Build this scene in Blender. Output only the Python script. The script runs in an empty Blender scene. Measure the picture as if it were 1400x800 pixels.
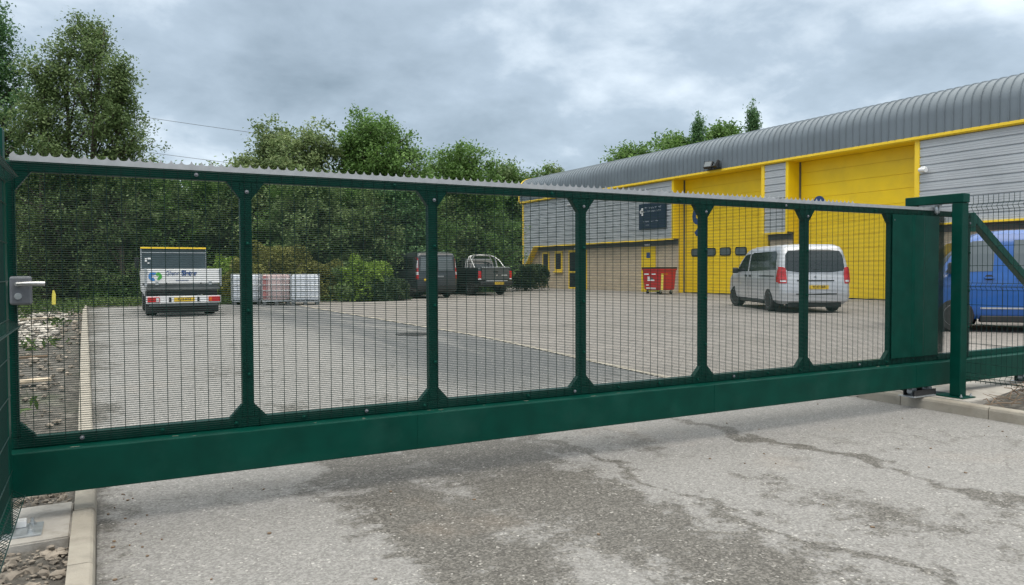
import bpy, bmesh, math, random
import numpy as np
from mathutils import Vector, Matrix
R = math.radians
sc = bpy.context.scene
C = sc.collection

# ------------------------------------------------------------------ camera
CAMZ = 1.45
AZ, PITCH, ROLL, FPX = 28.425, 1.70, -0.2125, 1043.2
cam = bpy.data.cameras.new('camera'); co = bpy.data.objects.new('camera', cam); C.objects.link(co)
cam.lens = 36.0 * FPX / 1400; cam.sensor_width = 36; cam.clip_end = 3000; cam.clip_start = 0.05
co.matrix_world = (Matrix.Translation((0, 0, CAMZ)) @ Matrix.Rotation(R(-AZ), 4, 'Z')
                   @ Matrix.Rotation(R(90 - PITCH), 4, 'X') @ Matrix.Rotation(R(ROLL), 4, 'Z'))
sc.camera = co

# ------------------------------------------------------------------ world + sun
SUN_EL, SUN_AZ = 58, 215
w = bpy.data.worlds.new("World"); sc.world = w; w.use_nodes = True
nt = w.node_tree; N = nt.nodes; L = nt.links
for n in list(N): N.remove(n)
def nn(t, **k):
    n = N.new(t)
    for a, b in k.items():
        if isinstance(a, str) and hasattr(n, a): setattr(n, a, b)
    return n
out = nn('ShaderNodeOutputWorld'); bg = nn('ShaderNodeBackground'); bg.inputs[1].default_value = 0.1
L.new(bg.outputs[0], out.inputs[0])
sky = nn('ShaderNodeTexSky', sky_type='NISHITA'); sky.sun_disc = False
sky.sun_elevation = R(SUN_EL); sky.sun_rotation = R(SUN_AZ)
tc = nn('ShaderNodeTexCoord'); sep = nn('ShaderNodeSeparateXYZ'); L.new(tc.outputs['Generated'], sep.inputs[0])
def wm(op, a, b=None, c=None):
    n = nn('ShaderNodeMath', operation=op)
    for i, v in enumerate((a, b, c)):
        if v is None: continue
        if isinstance(v, (int, float)): n.inputs[i].default_value = v
        else: L.new(v, n.inputs[i])
    return n.outputs[0]
zc = wm('MAXIMUM', sep.outputs[2], 0.0)
den = wm('ADD', zc, 0.42)
cx = wm('DIVIDE', sep.outputs[0], den); cy = wm('DIVIDE', sep.outputs[1], den)
cmb = nn('ShaderNodeCombineXYZ'); L.new(cx, cmb.inputs[0]); L.new(cy, cmb.inputs[1]); L.new(wm('MULTIPLY', zc, 1.5), cmb.inputs[2])
def wnoise(scale, detail, rough, off, dist=0.0):
    mp = nn('ShaderNodeMapping'); mp.inputs['Location'].default_value = off; L.new(cmb.outputs[0], mp.inputs[0])
    n = nn('ShaderNodeTexNoise'); n.inputs['Scale'].default_value = scale; n.inputs['Detail'].default_value = detail
    n.inputs['Roughness'].default_value = rough; n.inputs['Distortion'].default_value = dist
    L.new(mp.outputs[0], n.inputs['Vector']); return n.outputs[0]
n1 = wnoise(1.7, 5, 0.5, (3.1, 1.7, 0.4), 0.0); n2 = wnoise(4.6, 8, 0.58, (7.0, 2.0, 1.0), 0.15)
nsum = wm('ADD', wm('MULTIPLY', n1, 0.64), wm('MULTIPLY', n2, 0.36))
cr = nn('ShaderNodeValToRGB'); L.new(nsum, cr.inputs[0])
e = cr.color_ramp.elements
e[0].position = 0.27; e[0].color = (1.3, 1.72, 2.1, 1)
e[1].position = 0.68; e[1].color = (6.2, 6.8, 7.3, 1)
m_ = cr.color_ramp.elements.new(0.49); m_.color = (2.75, 3.35, 3.95, 1)
# an overcast sky is brighter towards the zenith
gain = nn('ShaderNodeMapRange'); L.new(zc, gain.inputs[0])
gain.inputs[1].default_value = 0.42; gain.inputs[2].default_value = 1.0; gain.inputs[3].default_value = 1.0; gain.inputs[4].default_value = 4.6
sc_ = nn('ShaderNodeVectorMath', operation='SCALE'); L.new(cr.outputs[0], sc_.inputs[0]); L.new(gain.outputs[0], sc_.inputs['Scale'])
mx = nn('ShaderNodeMix', data_type='RGBA'); mx.inputs[0].default_value = 0.93
warm = nn('ShaderNodeMix', data_type='RGBA', blend_type='MULTIPLY'); wf_ = nn('ShaderNodeMapRange'); L.new(zc, wf_.inputs[0]); wf_.inputs[1].default_value = 0.4; wf_.inputs[2].default_value = 0.7
L.new(wf_.outputs[0], warm.inputs[0]); L.new(sc_.outputs[0], warm.inputs[6]); warm.inputs[7].default_value = (1.28, 1.06, 0.86, 1)
L.new(sky.outputs[0], mx.inputs[6]); L.new(warm.outputs[2], mx.inputs[7]); L.new(mx.outputs[2], bg.inputs[0])

sl = bpy.data.lights.new('sun', 'SUN'); sl.energy = 0.7; sl.angle = R(40); sl.color = (1, 0.97, 0.92)
so = bpy.data.objects.new('sun', sl); C.objects.link(so)
so.rotation_euler = (R(90 - SUN_EL), 0, R(180 - SUN_AZ))
sc.view_settings.view_transform = 'Standard'; sc.view_settings.look = 'None'
sc.view_settings.exposure = 0.92; sc.view_settings.gamma = 1.0
sc.render.engine = 'CYCLES'
sc.cycles.max_bounces = 6; sc.cycles.diffuse_bounces = 3; sc.cycles.glossy_bounces = 3
sc.cycles.transmission_bounces = 3; sc.cycles.transparent_max_bounces = 6
sc.cycles.use_denoising = True

# ------------------------------------------------------------------ placing helpers
def P(px, depth, z=None, py=None):
    """a point at pixel column px of the 1400 px photo, DEPTH metres along the lens axis"""
    th = math.atan((px - 700) / FPX); a = R(AZ) + th; r = depth / math.cos(th)
    zz = z if z is not None else (CAMZ + (370.5 - 0.0037 * (px - 300) - py) * depth / FPX if py is not None else 0)
    return Vector((r * math.sin(a), r * math.cos(a), zz))
def sstep(t): t = max(0.0, min(1.0, t)); return t * t * (3 - 2 * t)
YARD = 0.25
def gz(x, y):
    return YARD * sstep((y - 5.6 + 0.5 * max(0.0, x - 7.0)) / 8.5)

# ------------------------------------------------------------------ materials
def mat(name, col, rough=0.6, metal=0.0, var=0.0, vscale=3.0, bump=0.0, bscale=40.0, coat=0.0, spec=0.5, dirt=None, dscale=1.5, damt=0.5):
    m = bpy.data.materials.new(name); m.use_nodes = True
    t = m.node_tree; b = t.nodes['Principled BSDF']
    b.inputs['Roughness'].default_value = rough; b.inputs['Metallic'].default_value = metal
    b.inputs['Coat Weight'].default_value = coat; b.inputs['Specular IOR Level'].default_value = spec
    b.inputs['Base Color'].default_value = (*col, 1)
    tcn = t.nodes.new('ShaderNodeTexCoord')
    if var or dirt:
        n = t.nodes.new('ShaderNodeTexNoise'); n.inputs['Scale'].default_value = vscale; n.inputs['Detail'].default_value = 5
        t.links.new(tcn.outputs['Object'], n.inputs['Vector'])
        r = t.nodes.new('ShaderNodeValToRGB'); t.links.new(n.outputs[0], r.inputs[0])
        lo = [c * (1 - var) for c in col]; hi = [min(1, c * (1 + var)) for c in col]
        r.color_ramp.elements[0].position = 0.3; r.color_ramp.elements[0].color = (*lo, 1)
        r.color_ramp.elements[1].position = 0.7; r.color_ramp.elements[1].color = (*hi, 1)
        src = r.outputs[0]
        if dirt:
            n2 = t.nodes.new('ShaderNodeTexNoise'); n2.inputs['Scale'].default_value = dscale; n2.inputs['Detail'].default_value = 8
            n2.inputs['Roughness'].default_value = 0.65; t.links.new(tcn.outputs['Object'], n2.inputs['Vector'])
            r2 = t.nodes.new('ShaderNodeMapRange'); r2.inputs[1].default_value = 0.5; r2.inputs[2].default_value = 0.75
            r2.inputs[4].default_value = damt; t.links.new(n2.outputs[0], r2.inputs[0])
            mm = t.nodes.new('ShaderNodeMix'); mm.data_type = 'RGBA'; mm.inputs[7].default_value = (*dirt, 1)
            t.links.new(r2.outputs[0], mm.inputs[0]); t.links.new(src, mm.inputs[6]); src = mm.outputs[2]
        t.links.new(src, b.inputs['Base Color'])
    if bump:
        n = t.nodes.new('ShaderNodeTexNoise'); n.inputs['Scale'].default_value = bscale; n.inputs['Detail'].default_value = 4
        t.links.new(tcn.outputs['Object'], n.inputs['Vector'])
        bp = t.nodes.new('ShaderNodeBump'); bp.inputs['Strength'].default_value = bump; bp.inputs['Distance'].default_value = 0.01
        t.links.new(n.outputs[0], bp.inputs['Height']); t.links.new(bp.outputs[0], b.inputs['Normal'])
    return m

M = {}
M['green'] = mat('green_powder_coat', (0.0003, 0.041, 0.029), 0.40, var=0.16, vscale=6, bump=0.04, bscale=220, spec=0.14, dirt=(0.016, 0.062, 0.05), dscale=3.2, damt=0.45)
M['wire'] = mat('green_wire', (0.001, 0.024, 0.019), 0.5, spec=0.3)
M['comb'] = mat('galvanised_comb', (0.37, 0.385, 0.40), 0.45, metal=0.35, var=0.12, vscale=14, bump=0.05)
M['galv'] = mat('galvanised_steel', (0.42, 0.45, 0.47), 0.4, metal=0.6, var=0.2, vscale=18)
M['lock'] = mat('lock_grey', (0.16, 0.17, 0.19), 0.45, metal=0.3, var=0.1, vscale=30)
M['chrome'] = mat('brushed_aluminium', (0.62, 0.62, 0.62), 0.28, metal=0.8)
M['black'] = mat('black_plastic', (0.012, 0.013, 0.014), 0.5, var=0.2)
M['rubber'] = mat('tyre_rubber', (0.014, 0.014, 0.014), 0.75, var=0.2, bump=0.2, bscale=60)
M['glass'] = mat('tinted_glass', (0.012, 0.016, 0.018), 0.06, spec=0.8)
M['pane'] = mat('dark_window_pane', (0.01, 0.012, 0.015), 0.35, spec=0.2)
M['glass_pale'] = mat('pale_glass', (0.10, 0.12, 0.13), 0.1, spec=0.8)
M['yellow'] = mat('yellow_steel', (0.84, 0.58, 0.008), 0.45, var=0.05, vscale=1.2, dirt=(0.5, 0.36, 0.05), dscale=0.8, damt=0.3)
M['yellow_trim'] = mat('yellow_trim', (0.84, 0.58, 0.03), 0.4, var=0.06)
M['tag'] = mat('yellow_tag', (0.75, 0.66, 0.12), 0.5)
M['clad'] = mat('silver_cladding', (0.44, 0.465, 0.49), 0.42, metal=0.15, var=0.06, vscale=0.7, dirt=(0.22, 0.24, 0.26), dscale=0.5, damt=0.35)
M['roof'] = mat('grey_roof_sheet', (0.15, 0.18, 0.205), 0.45, metal=0.15, var=0.07, vscale=0.6, dirt=(0.10, 0.12, 0.13), dscale=0.7, damt=0.4)
M['soffit'] = mat('grey_soffit', (0.10, 0.10, 0.10), 0.7, var=0.1)
M['white'] = mat('white_paint', (0.72, 0.73, 0.74), 0.4, var=0.04)
M['poly'] = mat('white_polyethylene', (0.66, 0.70, 0.76), 0.5, var=0.05)
M['polyred'] = mat('pinkish_polyethylene', (0.60, 0.46, 0.45), 0.5, var=0.14, vscale=2)
M['blue'] = mat('blue_marking', (0.02, 0.06, 0.20), 0.5, var=0.05)
M['navy'] = mat('navy_sign_face', (0.010, 0.024, 0.05), 0.45, var=0.08)
M['bluevan'] = mat('blue_van_paint', (0.005, 0.075, 0.30), 0.28, coat=0.6, var=0.05, dirt=(0.03, 0.07, 0.2), dscale=1.2, damt=0.3)
M['silvervan'] = mat('silver_van_paint', (0.50, 0.52, 0.55), 0.3, metal=0.35, coat=0.5, var=0.05, dirt=(0.28, 0.27, 0.26), dscale=1.0, damt=0.35)
M['darkvan'] = mat('dark_van_paint', (0.028, 0.034, 0.04), 0.28, coat=0.6, var=0.1)
M['pickup'] = mat('dark_pickup_paint', (0.02, 0.026, 0.03), 0.28, coat=0.6, metal=0.3, var=0.1)
M['pickupgate'] = mat('grey_tailgate_paint', (0.075, 0.085, 0.09), 0.3, coat=0.6, metal=0.3)
M['red'] = mat('red_lens', (0.42, 0.008, 0.012), 0.15, spec=0.8)
M['orange'] = mat('orange_lens', (0.6, 0.13, 0.01), 0.2)
M['clearlens'] = mat('clear_lens', (0.6, 0.6, 0.62), 0.12)
M['plate'] = mat('yellow_plate', (0.62, 0.42, 0.03), 0.4)
M['redbin'] = mat('red_bin_plastic', (0.44, 0.015, 0.018), 0.4, var=0.1, dirt=(0.25, 0.03, 0.03), damt=0.4)
M['slate'] = mat('blue_grey_panel', (0.045, 0.07, 0.085), 0.4, var=0.15)
M['chassis'] = mat('grey_chassis', (0.10, 0.11, 0.115), 0.6, var=0.3)
M['bark'] = mat('bark', (0.09, 0.075, 0.06), 0.9, var=0.4, vscale=3, bump=0.6, bscale=12)
M['concrete'] = mat('pad_concrete', (0.36, 0.34, 0.31), 0.85, var=0.12, vscale=3, bump=0.35, bscale=70, dirt=(0.14, 0.12, 0.09), dscale=4.5, damt=0.8)
M['kerb'] = mat('kerb_concrete', (0.31, 0.285, 0.24), 0.85, var=0.2, vscale=9, bump=0.5, bscale=90, dirt=(0.13, 0.11, 0.085), dscale=4.5, damt=0.75)
M['stone'] = mat('rubble_stone', (0.22, 0.19, 0.155), 0.9, var=0.6, vscale=9, bump=0.5, bscale=25)
M['wood'] = mat('weathered_board', (0.42, 0.35, 0.26), 0.85, var=0.25, vscale=4)
M['twig'] = mat('dead_twig', (0.17, 0.12, 0.08), 0.9, var=0.3)
M['cast'] = mat('cast_iron', (0.03, 0.03, 0.03), 0.7)
M['greentxt'] = mat('green_emblem', (0.05, 0.36, 0.04), 0.5)
M['bluetxt'] = mat('blue_emblem', (0.05, 0.20, 0.50), 0.5)
M['white_light'] = mat('pale_marking', (0.45, 0.5, 0.55), 0.6)

def nodes_of(name):
    m = bpy.data.materials.new(name); m.use_nodes = True
    t = m.node_tree; b = t.nodes['Principled BSDF']
    def new(ty, **k):
        n = t.nodes.new(ty)
        for a, v in k.items(): setattr(n, a, v)
        return n
    def lk(a, bb): t.links.new(a, bb)
    def mth(op, a, bb=None, c=None):
        n = new('ShaderNodeMath', operation=op)
        for i, v in enumerate((a, bb, c)):
            if v is None: continue
            if isinstance(v, (int, float)): n.inputs[i].default_value = v
            else: lk(v, n.inputs[i])
        return n.outputs[0]
    def noise(vec, scale, detail=4, rough=0.5, dist=0.0):
        n = new('ShaderNodeTexNoise'); n.inputs['Scale'].default_value = scale; n.inputs['Detail'].default_value = detail
        n.inputs['Roughness'].default_value = rough; n.inputs['Distortion'].default_value = dist
        lk(vec, n.inputs['Vector']); return n.outputs[0]
    def ramp(v, stops):
        r = new('ShaderNodeValToRGB'); lk(v, r.inputs[0]); el = r.color_ramp.elements
        el[0].position, el[0].color = stops[0][0], (*stops[0][1], 1)
        el[1].position, el[1].color = stops[-1][0], (*stops[-1][1], 1)
        for p, c in stops[1:-1]:
            q = el.new(p); q.color = (*c, 1)
        return r.outputs[0]
    def rng(v, a, bb, c=0.0, d=1.0):
        r = new('ShaderNodeMapRange'); lk(v, r.inputs[0]); r.inputs[1].default_value = a; r.inputs[2].default_value = bb
        r.inputs[3].default_value = c; r.inputs[4].default_value = d; return r.outputs[0]
    def mix(f, a, bb):
        n = new('ShaderNodeMix', data_type='RGBA')
        if isinstance(f, (int, float)): n.inputs[0].default_value = f
        else: lk(f, n.inputs[0])
        for i, v in ((6, a), (7, bb)):
            if isinstance(v, tuple): n.inputs[i].default_value = (*v, 1)
            else: lk(v, n.inputs[i])
        return n.outputs[2]
    return m, t, b, new, lk, mth, noise, ramp, rng, mix

def asphalt_material():
    m, t, b, new, lk, mth, noise, ramp, rng, mix = nodes_of('worn_asphalt')
    tcn = new('ShaderNodeTexCoord'); v = tcn.outputs['Object']
    s = new('ShaderNodeSeparateXYZ'); lk(v, s.inputs[0]); x, y = s.outputs[0], s.outputs[1]
    big = noise(v, 0.55, 5, 0.55, 0.4)
    rag = noise(v, 5.0, 8, 0.68, 0.2)
    mid = noise(v, 1.7, 6, 0.6, 0.3)
    wob = mth('MULTIPLY', mth('SUBTRACT', mid, 0.5), 1.3)
    xw = mth('ADD', x, wob)
    # damp joints and wheel runs that follow the road
    acc = None
    for xc, wd, am in ((1.65, 0.38, 0.40), (2.65, 0.45, 0.34), (4.95, 0.10, 0.29), (3.35, 0.07, 0.22), (4.0, 0.3, 0.10)):
        d = mth('DIVIDE', mth('SUBTRACT', xw, xc), wd)
        g = mth('MULTIPLY', mth('EXPONENT', mth('MULTIPLY', mth('MULTIPLY', d, d), -1.0)), am)
        acc = g if acc is None else mth('ADD', acc, g)
    near = rng(y, 5.6, 8.5, 1.0, 0.15)
    acc = mth('MULTIPLY', acc, near)
    lane = mth('MULTIPLY', rng(mth('ADD', x, mth('MULTIPLY', mid, 0.8)), 3.4, 4.6), rng(y, 6.5, 9.0))
    edge = mth('MULTIPLY', rng(mth('ADD', x, mth('MULTIPLY', mid, 0.9)), 0.75, 0.25), 0.22)
    tot = mth('ADD', mth('ADD', mth('MULTIPLY', rag, 0.75), mth('MULTIPLY', big, 0.75)), mth('ADD', acc, edge))
    fine = noise(v, 55, 6, 0.85)
    grit = noise(v, 22, 6, 0.75)
    tot = mth('ADD', tot, mth('ADD', mth('MULTIPLY', mth('SUBTRACT', fine, 0.5), 0.35), mth('MULTIPLY', mth('SUBTRACT', grit, 0.5), 0.55)))
    mask = rng(tot, 0.85, 0.96)
    spk = noise(v, 120, 3, 0.7)
    vg = new('ShaderNodeTexVoronoi'); vg.inputs['Scale'].default_value = 88; lk(v, vg.inputs['Vector'])
    sg_ = new('ShaderNodeSeparateColor'); lk(vg.outputs['Color'], sg_.inputs[0])
    agg = mth('ADD', mth('MULTIPLY', sg_.outputs[0], 0.34), mth('MULTIPLY', mth('ADD', fine, mth('MULTIPLY', mth('SUBTRACT', grit, 0.5), 0.5)), 0.66))
    light = ramp(agg, [(0.28, (0.145, 0.142, 0.136)), (0.5, (0.214, 0.210, 0.202)), (0.74, (0.30, 0.295, 0.284))])
    dark = ramp(agg, [(0.3, (0.05, 0.047, 0.042)), (0.52, (0.105, 0.10, 0.09)), (0.76, (0.21, 0.2, 0.182))])
    c = mix(mask, light, dark)
    warm = rng(noise(v, 0.8, 5, 0.6), 0.58, 0.74, 0, 0.22)
    c = mix(warm, c, (0.30, 0.235, 0.18))
    mpp = new('ShaderNodeMapping'); mpp.inputs['Scale'].default_value = (1.6, 0.12, 1); lk(v, mpp.inputs[0])
    lane = mth('MULTIPLY', lane, rng(noise(mpp.outputs[0], 1.4, 5, 0.6), 0.34, 0.52, 0.35, 1.0))
    c = mix(mth('MULTIPLY', lane, 0.85), c, (0.088, 0.093, 0.098))
    stone = mth('MULTIPLY', rng(sg_.outputs[1], 0.955, 0.98, 0, 0.55), rng(noise(v, 7, 4), 0.4, 0.6))
    c = mix(stone, c, (0.6, 0.58, 0.54))
    # fine cracks
    vo = new('ShaderNodeTexVoronoi', feature='DISTANCE_TO_EDGE'); vo.inputs['Scale'].default_value = 0.42
    av = new('ShaderNodeVectorMath', operation='ADD'); lk(v, av.inputs[0])
    nz = new('ShaderNodeTexNoise'); nz.inputs['Scale'].default_value = 1.6; nz.inputs['Detail'].default_value = 6; lk(v, nz.inputs['Vector'])
    lk(nz.outputs[1], av.inputs[1]); lk(av.outputs[0], vo.inputs['Vector'])
    crack = mth('MULTIPLY', rng(vo.outputs[0], 0.0, 0.006, 1, 0), rng(noise(v, 0.6, 3), 0.5, 0.6))
    c = mix(mth('MULTIPLY', crack, 0.6), c, (0.06, 0.055, 0.05))
    lk(c, b.inputs['Base Color']); b.inputs['Specular IOR Level'].default_value = 0.35
    lk(rng(mask, 0, 1, 0.92, 0.72), b.inputs['Roughness'])
    bp = new('ShaderNodeBump'); bp.inputs['Strength'].default_value = 0.5; bp.inputs['Distance'].default_value = 0.006
    lk(mth('ADD', fine, mth('MULTIPLY', spk, 0.5)), bp.inputs['Height']); lk(bp.outputs[0], b.inputs['Normal'])
    return m
M['asphalt'] = asphalt_material()

def paving_material():
    m, t, b, new, lk, mth, noise, ramp, rng, mix = nodes_of('block_paving')
    tcn = new('ShaderNodeTexCoord'); v = tcn.outputs['Object']
    br = new('ShaderNodeTexBrick'); br.inputs['Scale'].default_value = 1.0
    br.inputs['Brick Width'].default_value = 0.2; br.inputs['Row Height'].default_value = 0.1; br.inputs['Mortar Size'].default_value = 0.006
    br.inputs['Color1'].default_value = (0.178, 0.165, 0.152, 1); br.inputs['Color2'].default_value = (0.24, 0.222, 0.205, 1)
    br.inputs['Mortar'].default_value = (0.12, 0.11, 0.10, 1)
    mp = new('ShaderNodeMapping'); mp.inputs['Rotation'].default_value = (0, 0, R(45)); lk(v, mp.inputs[0]); lk(mp.outputs[0], br.inputs['Vector'])
    big = noise(v, 0.35, 6, 0.6, 0.5)
    c = mix(rng(big, 0.45, 0.68, 0, 0.55), br.outputs[0], (0.13, 0.12, 0.105))
    c = mix(rng(noise(v, 2.5, 5), 0.5, 0.75, 0, 0.3), c, (0.29, 0.265, 0.235))
    st = rng(noise(v, 0.9, 4, 0.5), 0.66, 0.72, 0, 0.6)
    c = mix(st, c, (0.07, 0.065, 0.06))
    lk(c, b.inputs['Base Color']); b.inputs['Roughness'].default_value = 0.85
    return m
M['paving'] = paving_material()

def soil_material():
    m, t, b, new, lk, mth, noise, ramp, rng, mix = nodes_of('stony_soil')
    tcn = new('ShaderNodeTexCoord'); v = tcn.outputs['Object']
    c = ramp(noise(v, 9, 8, 0.7), [(0.3, (0.034, 0.03, 0.026)), (0.5, (0.085, 0.078, 0.067)), (0.72, (0.22, 0.205, 0.18))])
    g = rng(noise(v, 0.7, 5, 0.6), 0.56, 0.68, 0, 0.4)
    c = mix(g, c, ramp(noise(v, 30, 3), [(0.3, (0.025, 0.05, 0.012)), (0.7, (0.07, 0.11, 0.03))]))
    lk(c, b.inputs['Base Color']); b.inputs['Roughness'].default_value = 0.95
    bp = new('ShaderNodeBump'); bp.inputs['Strength'].default_value = 0.8; bp.inputs['Distance'].default_value = 0.03
    lk(noise(v, 16, 6, 0.7), bp.inputs['Height']); lk(bp.outputs[0], b.inputs['Normal'])
    return m
M['soil'] = soil_material()

def brick_material():
    m, t, b, new, lk, mth, noise, ramp, rng, mix = nodes_of('buff_brick')
    tcn = new('ShaderNodeTexCoord'); v = tcn.outputs['Object']
    s = new('ShaderNodeSeparateXYZ'); lk(v, s.inputs[0]); cb = new('ShaderNodeCombineXYZ')
    lk(mth('ADD', s.outputs[1], s.outputs[0]), cb.inputs[0]); lk(s.outputs[2], cb.inputs[1])
    br = new('ShaderNodeTexBrick'); br.inputs['Scale'].default_value = 1.0
    br.inputs['Brick Width'].default_value = 0.225; br.inputs['Row Height'].default_value = 0.075; br.inputs['Mortar Size'].default_value = 0.008
    br.inputs['Color1'].default_value = (0.50, 0.40, 0.275, 1); br.inputs['Color2'].default_value = (0.60, 0.49, 0.345, 1)
    br.inputs['Mortar'].default_value = (0.34, 0.30, 0.25, 1); lk(cb.outputs[0], br.inputs['Vector'])
    c = mix(rng(noise(v, 1.1, 5), 0.5, 0.8, 0, 0.4), br.outputs[0], (0.28, 0.22, 0.16))
    lk(c, b.inputs['Base Color']); b.inputs['Roughness'].default_value = 0.9
    return m
M['brick'] = brick_material()

def leaf_material(name, dark, mid, light, trans=0.42):
    m, t, b, new, lk, mth, noise, ramp, rng, mix = nodes_of(name)
    at = new('ShaderNodeAttribute'); at.attribute_name = 'tint'
    c = ramp(at.outputs['Fac'], [(0.0, dark), (0.5, mid), (1.0, light)])
    lk(c, b.inputs['Base Color']); b.inputs['Roughness'].default_value = 0.55; b.inputs['Specular IOR Level'].default_value = 0.3
    tr = new('ShaderNodeBsdfTranslucent'); lk(c, tr.inputs[0])
    ms = new('ShaderNodeMixShader'); ms.inputs[0].default_value = trans
    lk(b.outputs[0], ms.inputs[1]); lk(tr.outputs[0], ms.inputs[2])
    lk(ms.outputs[0], t.nodes['Material Output'].inputs[0])
    return m
M['leaf_a'] = leaf_material('birch_leaves', (0.056, 0.104, 0.036), (0.120, 0.185, 0.066), (0.260, 0.342, 0.152))
M['leaf_b'] = leaf_material('broad_leaves', (0.049, 0.104, 0.028), (0.109, 0.206, 0.053), (0.216, 0.350, 0.102))
M['leaf_c'] = leaf_material('willow_leaves', (0.065, 0.115, 0.041), (0.151, 0.217, 0.086), (0.325, 0.392, 0.182))
M['leaf_d'] = leaf_material('deep_green_leaves', (0.038, 0.098, 0.038), (0.084, 0.179, 0.072), (0.168, 0.289, 0.114))
M['leaf_olive'] = leaf_material('olive_leaves', (0.078, 0.082, 0.019), (0.173, 0.181, 0.046), (0.294, 0.297, 0.081))
M['leaf_lime'] = leaf_material('lime_leaves', (0.086, 0.149, 0.019), (0.173, 0.279, 0.041), (0.328, 0.462, 0.081))
M['leaf_hedge'] = leaf_material('hedge_leaves', (0.020, 0.044, 0.019), (0.044, 0.079, 0.031), (0.100, 0.143, 0.055))
M['grass'] = leaf_material('grass_blades', (0.03, 0.06, 0.012), (0.07, 0.12, 0.025), (0.14, 0.19, 0.06), 0.25)

# ------------------------------------------------------------------ mesh helpers
def link(name, me, m, parent=None, smooth=None):
    o = bpy.data.objects.new(name, me); C.objects.link(o)
    if m is not None and not me.materials: me.materials.append(m)
    if parent is not None: o.parent = parent
    if smooth:
        me.polygons.foreach_set('use_smooth', [True] * len(me.polygons)); me.set_sharp_from_angle(angle=R(smooth))
    return o
def obj(name, bm, m, parent=None, smooth=None):
    bmesh.ops.recalc_face_normals(bm, faces=bm.faces)
    me = bpy.data.meshes.new(name); bm.to_mesh(me); bm.free()
    return link(name, me, m, parent, smooth)
def thing(name, label, cat, loc=(0, 0, 0), rotz=0.0, group=None):
    o = bpy.data.objects.new(name, None); C.objects.link(o); o.empty_display_size = 0.3
    o.location = loc; o.rotation_euler = (0, 0, rotz); o['label'] = label; o['category'] = cat
    if group: o['group'] = group
    return o
def tag(o, label, cat, group=None, kind=None):
    o['label'] = label; o['category'] = cat
    if group: o['group'] = group
    if kind: o['kind'] = kind
    return o
def struct(o): o['kind'] = 'structure'; return o
def box(bm, a, b, bev=0.0):
    x0, y0, z0 = [min(a[i], b[i]) for i in range(3)]; x1, y1, z1 = [max(a[i], b[i]) for i in range(3)]
    vs = [bm.verts.new(p) for p in ((x0, y0, z0), (x1, y0, z0), (x1, y1, z0), (x0, y1, z0), (x0, y0, z1), (x1, y0, z1), (x1, y1, z1), (x0, y1, z1))]
    fs = [bm.faces.new([vs[i] for i in q]) for q in ((0, 3, 2, 1), (4, 5, 6, 7), (0, 1, 5, 4), (1, 2, 6, 5), (2, 3, 7, 6), (3, 0, 4, 7))]
    if bev > 0:
        bmesh.ops.bevel(bm, geom=list({e for f in fs for e in f.edges}), offset=bev, segments=2, affect='EDGES', profile=0.5)
def bx(a, b, bev=0.0):
    bm = bmesh.new(); box(bm, a, b, bev); return bm
def prism(bm, pts, d, bev=0.0):
    """polygon pts (3D) extruded by vector d"""
    d = Vector(d); a = [bm.verts.new(p) for p in pts]; b = [bm.verts.new(Vector(p) + d) for p in pts]; n = len(a)
    fs = [bm.faces.new(a), bm.faces.new(b[::-1])] + [bm.faces.new((a[i], b[i], b[(i + 1) % n], a[(i + 1) % n])) for i in range(n)]
    if bev: bmesh.ops.bevel(bm, geom=list({e for f in fs for e in f.edges}), offset=bev, segments=2, affect='EDGES')
def tube(bm, pts, r, n=6, caps=True):
    pts = [Vector(p) for p in pts]; rr = r if isinstance(r, (list, tuple)) else [r] * len(pts); rings = []
    up = Vector((0.13, 0.27, 0.95)).normalized()
    for i, p in enumerate(pts):
        t = (pts[min(i + 1, len(pts) - 1)] - pts[max(i - 1, 0)]).normalized()
        u = t.cross(up)
        if u.length < 0.05: u = t.cross(Vector((1, 0, 0)))
        u.normalize(); v = t.cross(u)
        rings.append([bm.verts.new(p + (u * math.cos(2 * math.pi * k / n) + v * math.sin(2 * math.pi * k / n)) * rr[i]) for k in range(n)])
    for a, b in zip(rings, rings[1:]):
        for k in range(n): bm.faces.new((a[k], a[(k + 1) % n], b[(k + 1) % n], b[k]))
    if caps: bm.faces.new(rings[0][::-1]); bm.faces.new(rings[-1])
def lathe(bm, prof, axis='x', n=24, c=(0, 0, 0)):
    """prof: (a along axis, radius)"""
    c = Vector(c); rings = []
    for a, r in prof:
        ring = []
        for k in range(n):
            t = 2 * math.pi * k / n; p, q = r * math.cos(t), r * math.sin(t)
            ring.append(bm.verts.new(c + Vector({'x': (a, p, q), 'y': (p, a, q), 'z': (p, q, a)}[axis])))
        rings.append(ring)
    for a, b in zip(rings, rings[1:]):
        for k in range(n): bm.faces.new((a[k], a[(k + 1) % n], b[(k + 1) % n], b[k]))
    bm.faces.new(rings[0][::-1]); bm.faces.new(rings[-1])
def text_mesh(name, s, size, m, parent, loc, xdir, zdir, bold=0.0, sx=1.0, align='CENTER'):
    cu = bpy.data.curves.new(name, 'FONT'); cu.body = s; cu.size = size; cu.extrude = 0.003; cu.offset = bold; cu.align_x = align; cu.align_y = 'CENTER'
    t = bpy.data.objects.new('tmp', cu); C.objects.link(t)
    me = bpy.data.meshes.new_from_object(t.evaluated_get(bpy.context.evaluated_depsgraph_get()))
    bpy.data.objects.remove(t); bpy.data.curves.remove(cu)
    xd = Vector(xdir).normalized(); zd = Vector(zdir).normalized(); nd = xd.cross(zd)
    mm = Matrix(((xd.x * sx, zd.x, nd.x, 0), (xd.y * sx, zd.y, nd.y, 0), (xd.z * sx, zd.z, nd.z, 0), (0, 0, 0, 1)))
    me.transform(Matrix.Translation(loc) @ mm)
    me.materials.clear()
    return link(name, me, m, parent)

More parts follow.
